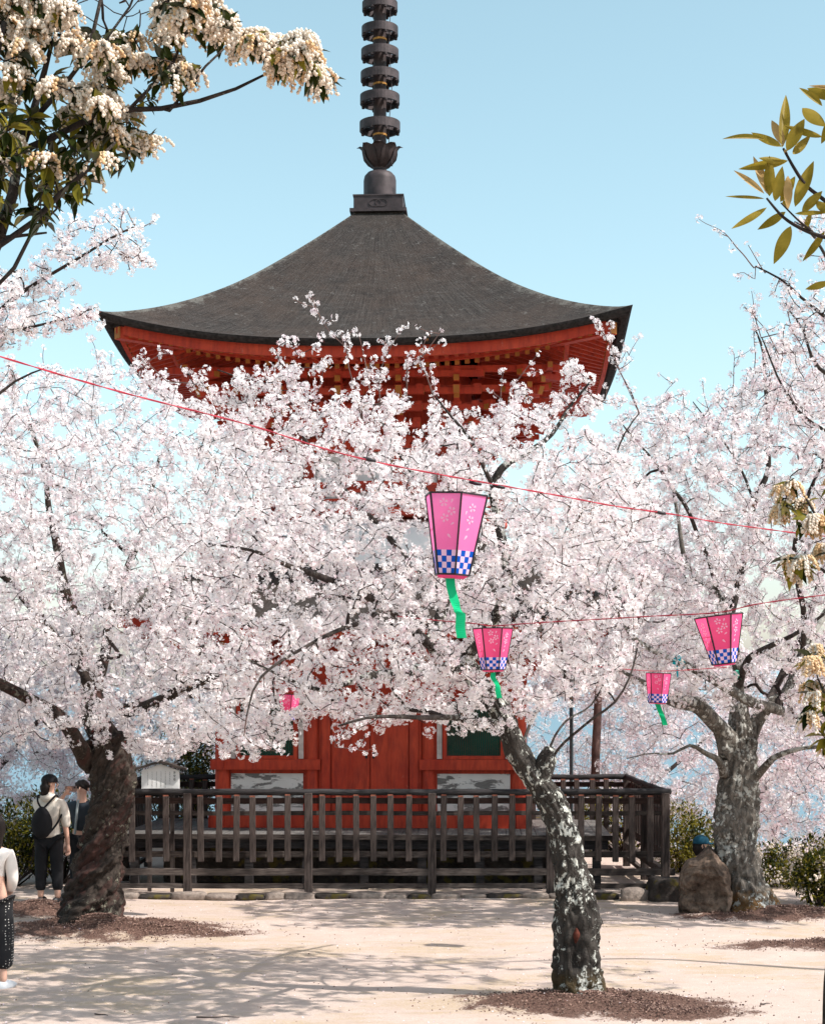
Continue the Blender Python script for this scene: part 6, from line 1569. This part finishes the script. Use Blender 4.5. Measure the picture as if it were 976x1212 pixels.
# person half hidden by the twisted trunk, facing the camera
Y_2 = 21.9; px2 = at(97, Y_2)
p2 = thing('person', 'person in a dark jacket with grey trim facing us, half hidden behind the twisted trunk', 'person', (px2, Y_2, ground_z(px2, Y_2)))
arms2 = [[(-.165, 0, 1.17), (-.21, .0, .92), (-.20, -.04, .72), (-.20, -.05, .66)], [(.165, 0, 1.17), (.21, 0, .92), (.2, -.04, .72), (.2, -.05, .66)]]
legs2 = [[(-.08, 0, .72), (-.09, -.0, .42), (-.10, 0, .10), (-.10, -.02, .06)], [(.08, 0, .72), (.09, 0, .42), (.10, 0, .10), (.10, -.02, .06)]]
b, h2 = body(p2, .78, 1.19, 1.355, arms2, legs2, R(-100), 0)
eyes(h2, (math.cos(R(-100)), math.sin(R(-100))), b)
J = {'a': (0, 0, .78, .16), 'b': (0, 0, .92, .15), 'c': (0, 0, 1.115, .17), 'd': (0, 0, 1.25, .105), 'l0': (-.17, 0, 1.15, .078), 'l1': (-.215, 0, .92, .064), 'l2': (-.205, -.03, .76, .055), 'r0': (.17, 0, 1.15, .078), 'r1': (.215, 0, .92, .064), 'r2': (.205, -.03, .76, .055)}
skin_mesh('jacket', J, [('a', 'b'), ('b', 'c'), ('c', 'd'), ('c', 'l0'), ('l0', 'l1'), ('l1', 'l2'), ('c', 'r0'), ('r0', 'r1'), ('r1', 'r2')], M['navy'], p2)
T = Tubes(); q = resample([(-.03, -.085, 1.22), (-.035, -.150, 1.10), (-.05, -.148, .92), (-.06, -.158, .78)], .03); T.add(q, np.full(len(q), .018), 6); T.build('jacket_trim', M['grey_trim'], p2)
J = {'p': (0, 0, .78, .12), 'l0': (-.08, 0, .70, .095), 'l1': (-.09, 0, .42, .078), 'l2': (-.10, 0, .12, .062), 'r0': (.08, 0, .70, .095), 'r1': (.09, 0, .42, .078), 'r2': (.10, 0, .12, .062)}
skin_mesh('trousers', J, TE, M['black_cloth'], p2)
ell('hair', (h2[0], .02, 1.40), (.10, .095, .085), M['hair'], p2, 4, lambda p: p*(1+.06*math.sin(p[0]*9+p[2]*7)))
shoe(-.10, -.06, R(-110), M['shoe_pale'], p2); shoe(.11, -.05, R(-80), M['shoe_pale'], p2)

# long haired person at the left edge
Y_3 = 14.75; px3 = at(-10, Y_3)
p3 = thing('person', 'long haired person in a white top and dotted black trousers cut by the left edge', 'person', (px3, Y_3, ground_z(px3, Y_3)))
arms3 = [[(-.16, 0, 1.22), (-.20, .04, .98), (-.16, .14, .82), (-.12, .18, .80)], [(.16, 0, 1.22), (.185, .02, .97), (.13, .14, .84), (.09, .19, .83)]]
legs3 = [[(-.08, 0, .80), (-.09, 0, .46), (-.10, 0, .10), (-.10, .02, .06)], [(.08, 0, .80), (.09, -.01, .46), (.105, -.03, .10), (.105, -.01, .06)]]
b, h3 = body(p3, .86, 1.25, 1.43, arms3, legs3, R(120), 0)
eyes(h3, (math.cos(R(120)), math.sin(R(120))), b)
J = {'a': (0, 0, .93, .135), 'b': (0, 0, 1.03, .125), 'c': (0, 0, 1.17, .145), 'd': (0, 0, 1.29, .09), 'l0': (-.16, 0, 1.21, .066), 'l1': (-.20, .04, .98, .055), 'l2': (-.165, .12, .85, .045), 'r0': (.16, 0, 1.21, .066), 'r1': (.185, .02, .97, .055), 'r2': (.14, .12, .86, .045)}
skin_mesh('top', J, [('a', 'b'), ('b', 'c'), ('c', 'd'), ('c', 'l0'), ('l0', 'l1'), ('l1', 'l2'), ('c', 'r0'), ('r0', 'r1'), ('r1', 'r2')], M['white_cloth'], p3)
J = {'p': (0, 0, .88, .13), 'l0': (-.08, 0, .78, .115), 'l1': (-.095, 0, .46, .115), 'l2': (-.105, 0, .16, .095), 'r0': (.08, 0, .78, .115), 'r1': (.095, 0, .46, .115), 'r2': (.11, -.02, .16, .095)}
skin_mesh('trousers', J, TE, M['dots'], p3)
ell('hair', (h3[0]+.01, -.03, 1.40), (.115, .11, .20), M['hair'], p3, 4, lambda p: np.array([p[0]*(1+.10*math.sin(p[2]*5)), p[1], p[2]]))
shoe(-.10, .03, R(80), M['shoe_pale'], p3); shoe(.12, .0, R(50), M['shoe_pale'], p3)

# seated person in a teal cap behind the boulder
Y_4 = 20.9; px4 = at(827, Y_4)
p4 = thing('person', 'person in a deep blue cap and teal top seated behind the boulder', 'person', (px4, Y_4, -.02))
arms4 = [[(-.02, .15, .51), (.06, .19, .32), (.22, .14, .30), (.27, .12, .31)], [(-.02, -.15, .51), (.06, -.18, .32), (.22, -.12, .30), (.27, -.10, .31)]]
legs4 = [[(.10, .09, .12), (.40, .10, .42), (.62, .10, .10), (.62, .10, .05)], [(.10, -.09, .12), (.40, -.10, .42), (.62, -.10, .10), (.62, -.10, .05)]]
b, h4 = body(p4, .14, .55, .72, arms4, legs4, R(0), .03)
eyes(h4, (1, 0), b)
J = {'a': (-.01, 0, .16, .15), 'b': (-.01, 0, .32, .135), 'c': (-.02, 0, .47, .14), 'd': (0, 0, .585, .07), 'l0': (-.02, .15, .50, .066), 'l1': (.06, .19, .33, .052), 'r0': (-.02, -.15, .50, .066), 'r1': (.06, -.18, .33, .052)}
skin_mesh('shirt', J, [('a', 'b'), ('b', 'c'), ('c', 'd'), ('c', 'l0'), ('l0', 'l1'), ('c', 'r0'), ('r0', 'r1')], M['teal'], p4)
ell('collar', (.05, -.06, .56), (.05, .06, .05), M['white_cloth'], p4, 3)
J = {'p': (0, 0, .14, .13), 'l0': (.10, .09, .13, .10), 'l1': (.40, .10, .42, .078), 'l2': (.61, .10, .14, .06), 'r0': (.10, -.09, .13, .10), 'r1': (.40, -.10, .42, .078), 'r2': (.61, -.10, .14, .06)}
skin_mesh('trousers', J, TE, M['black_cloth'], p4)
shoe(.68, .10, 0, M['shoe_dark'], p4); shoe(.68, -.10, 0, M['shoe_dark'], p4)
ell('hair', (h4[0]-.03, 0, .70), (.082, .092, .115), M['hair'], p4, 4)
cap(p4, h4, (1, 0), M['teal'], .075)
# reddish bare wood in the hollow of the slim trunk
for o_ in [o_ for o_ in COL.objects if o_.get('label', '').startswith('leaning cherry')]:
    c_ = P(682, 1108, YA-.150)-np.array(bA)
    ell('bare_wood', c_, (.028, .03, .07), simple('bare_red_wood', (.085, .026, .018), .9, .1, .6, 14, bump=.01), o_, 4, lambda p: p*(1+.10*math.sin(p[2]*5+1)))
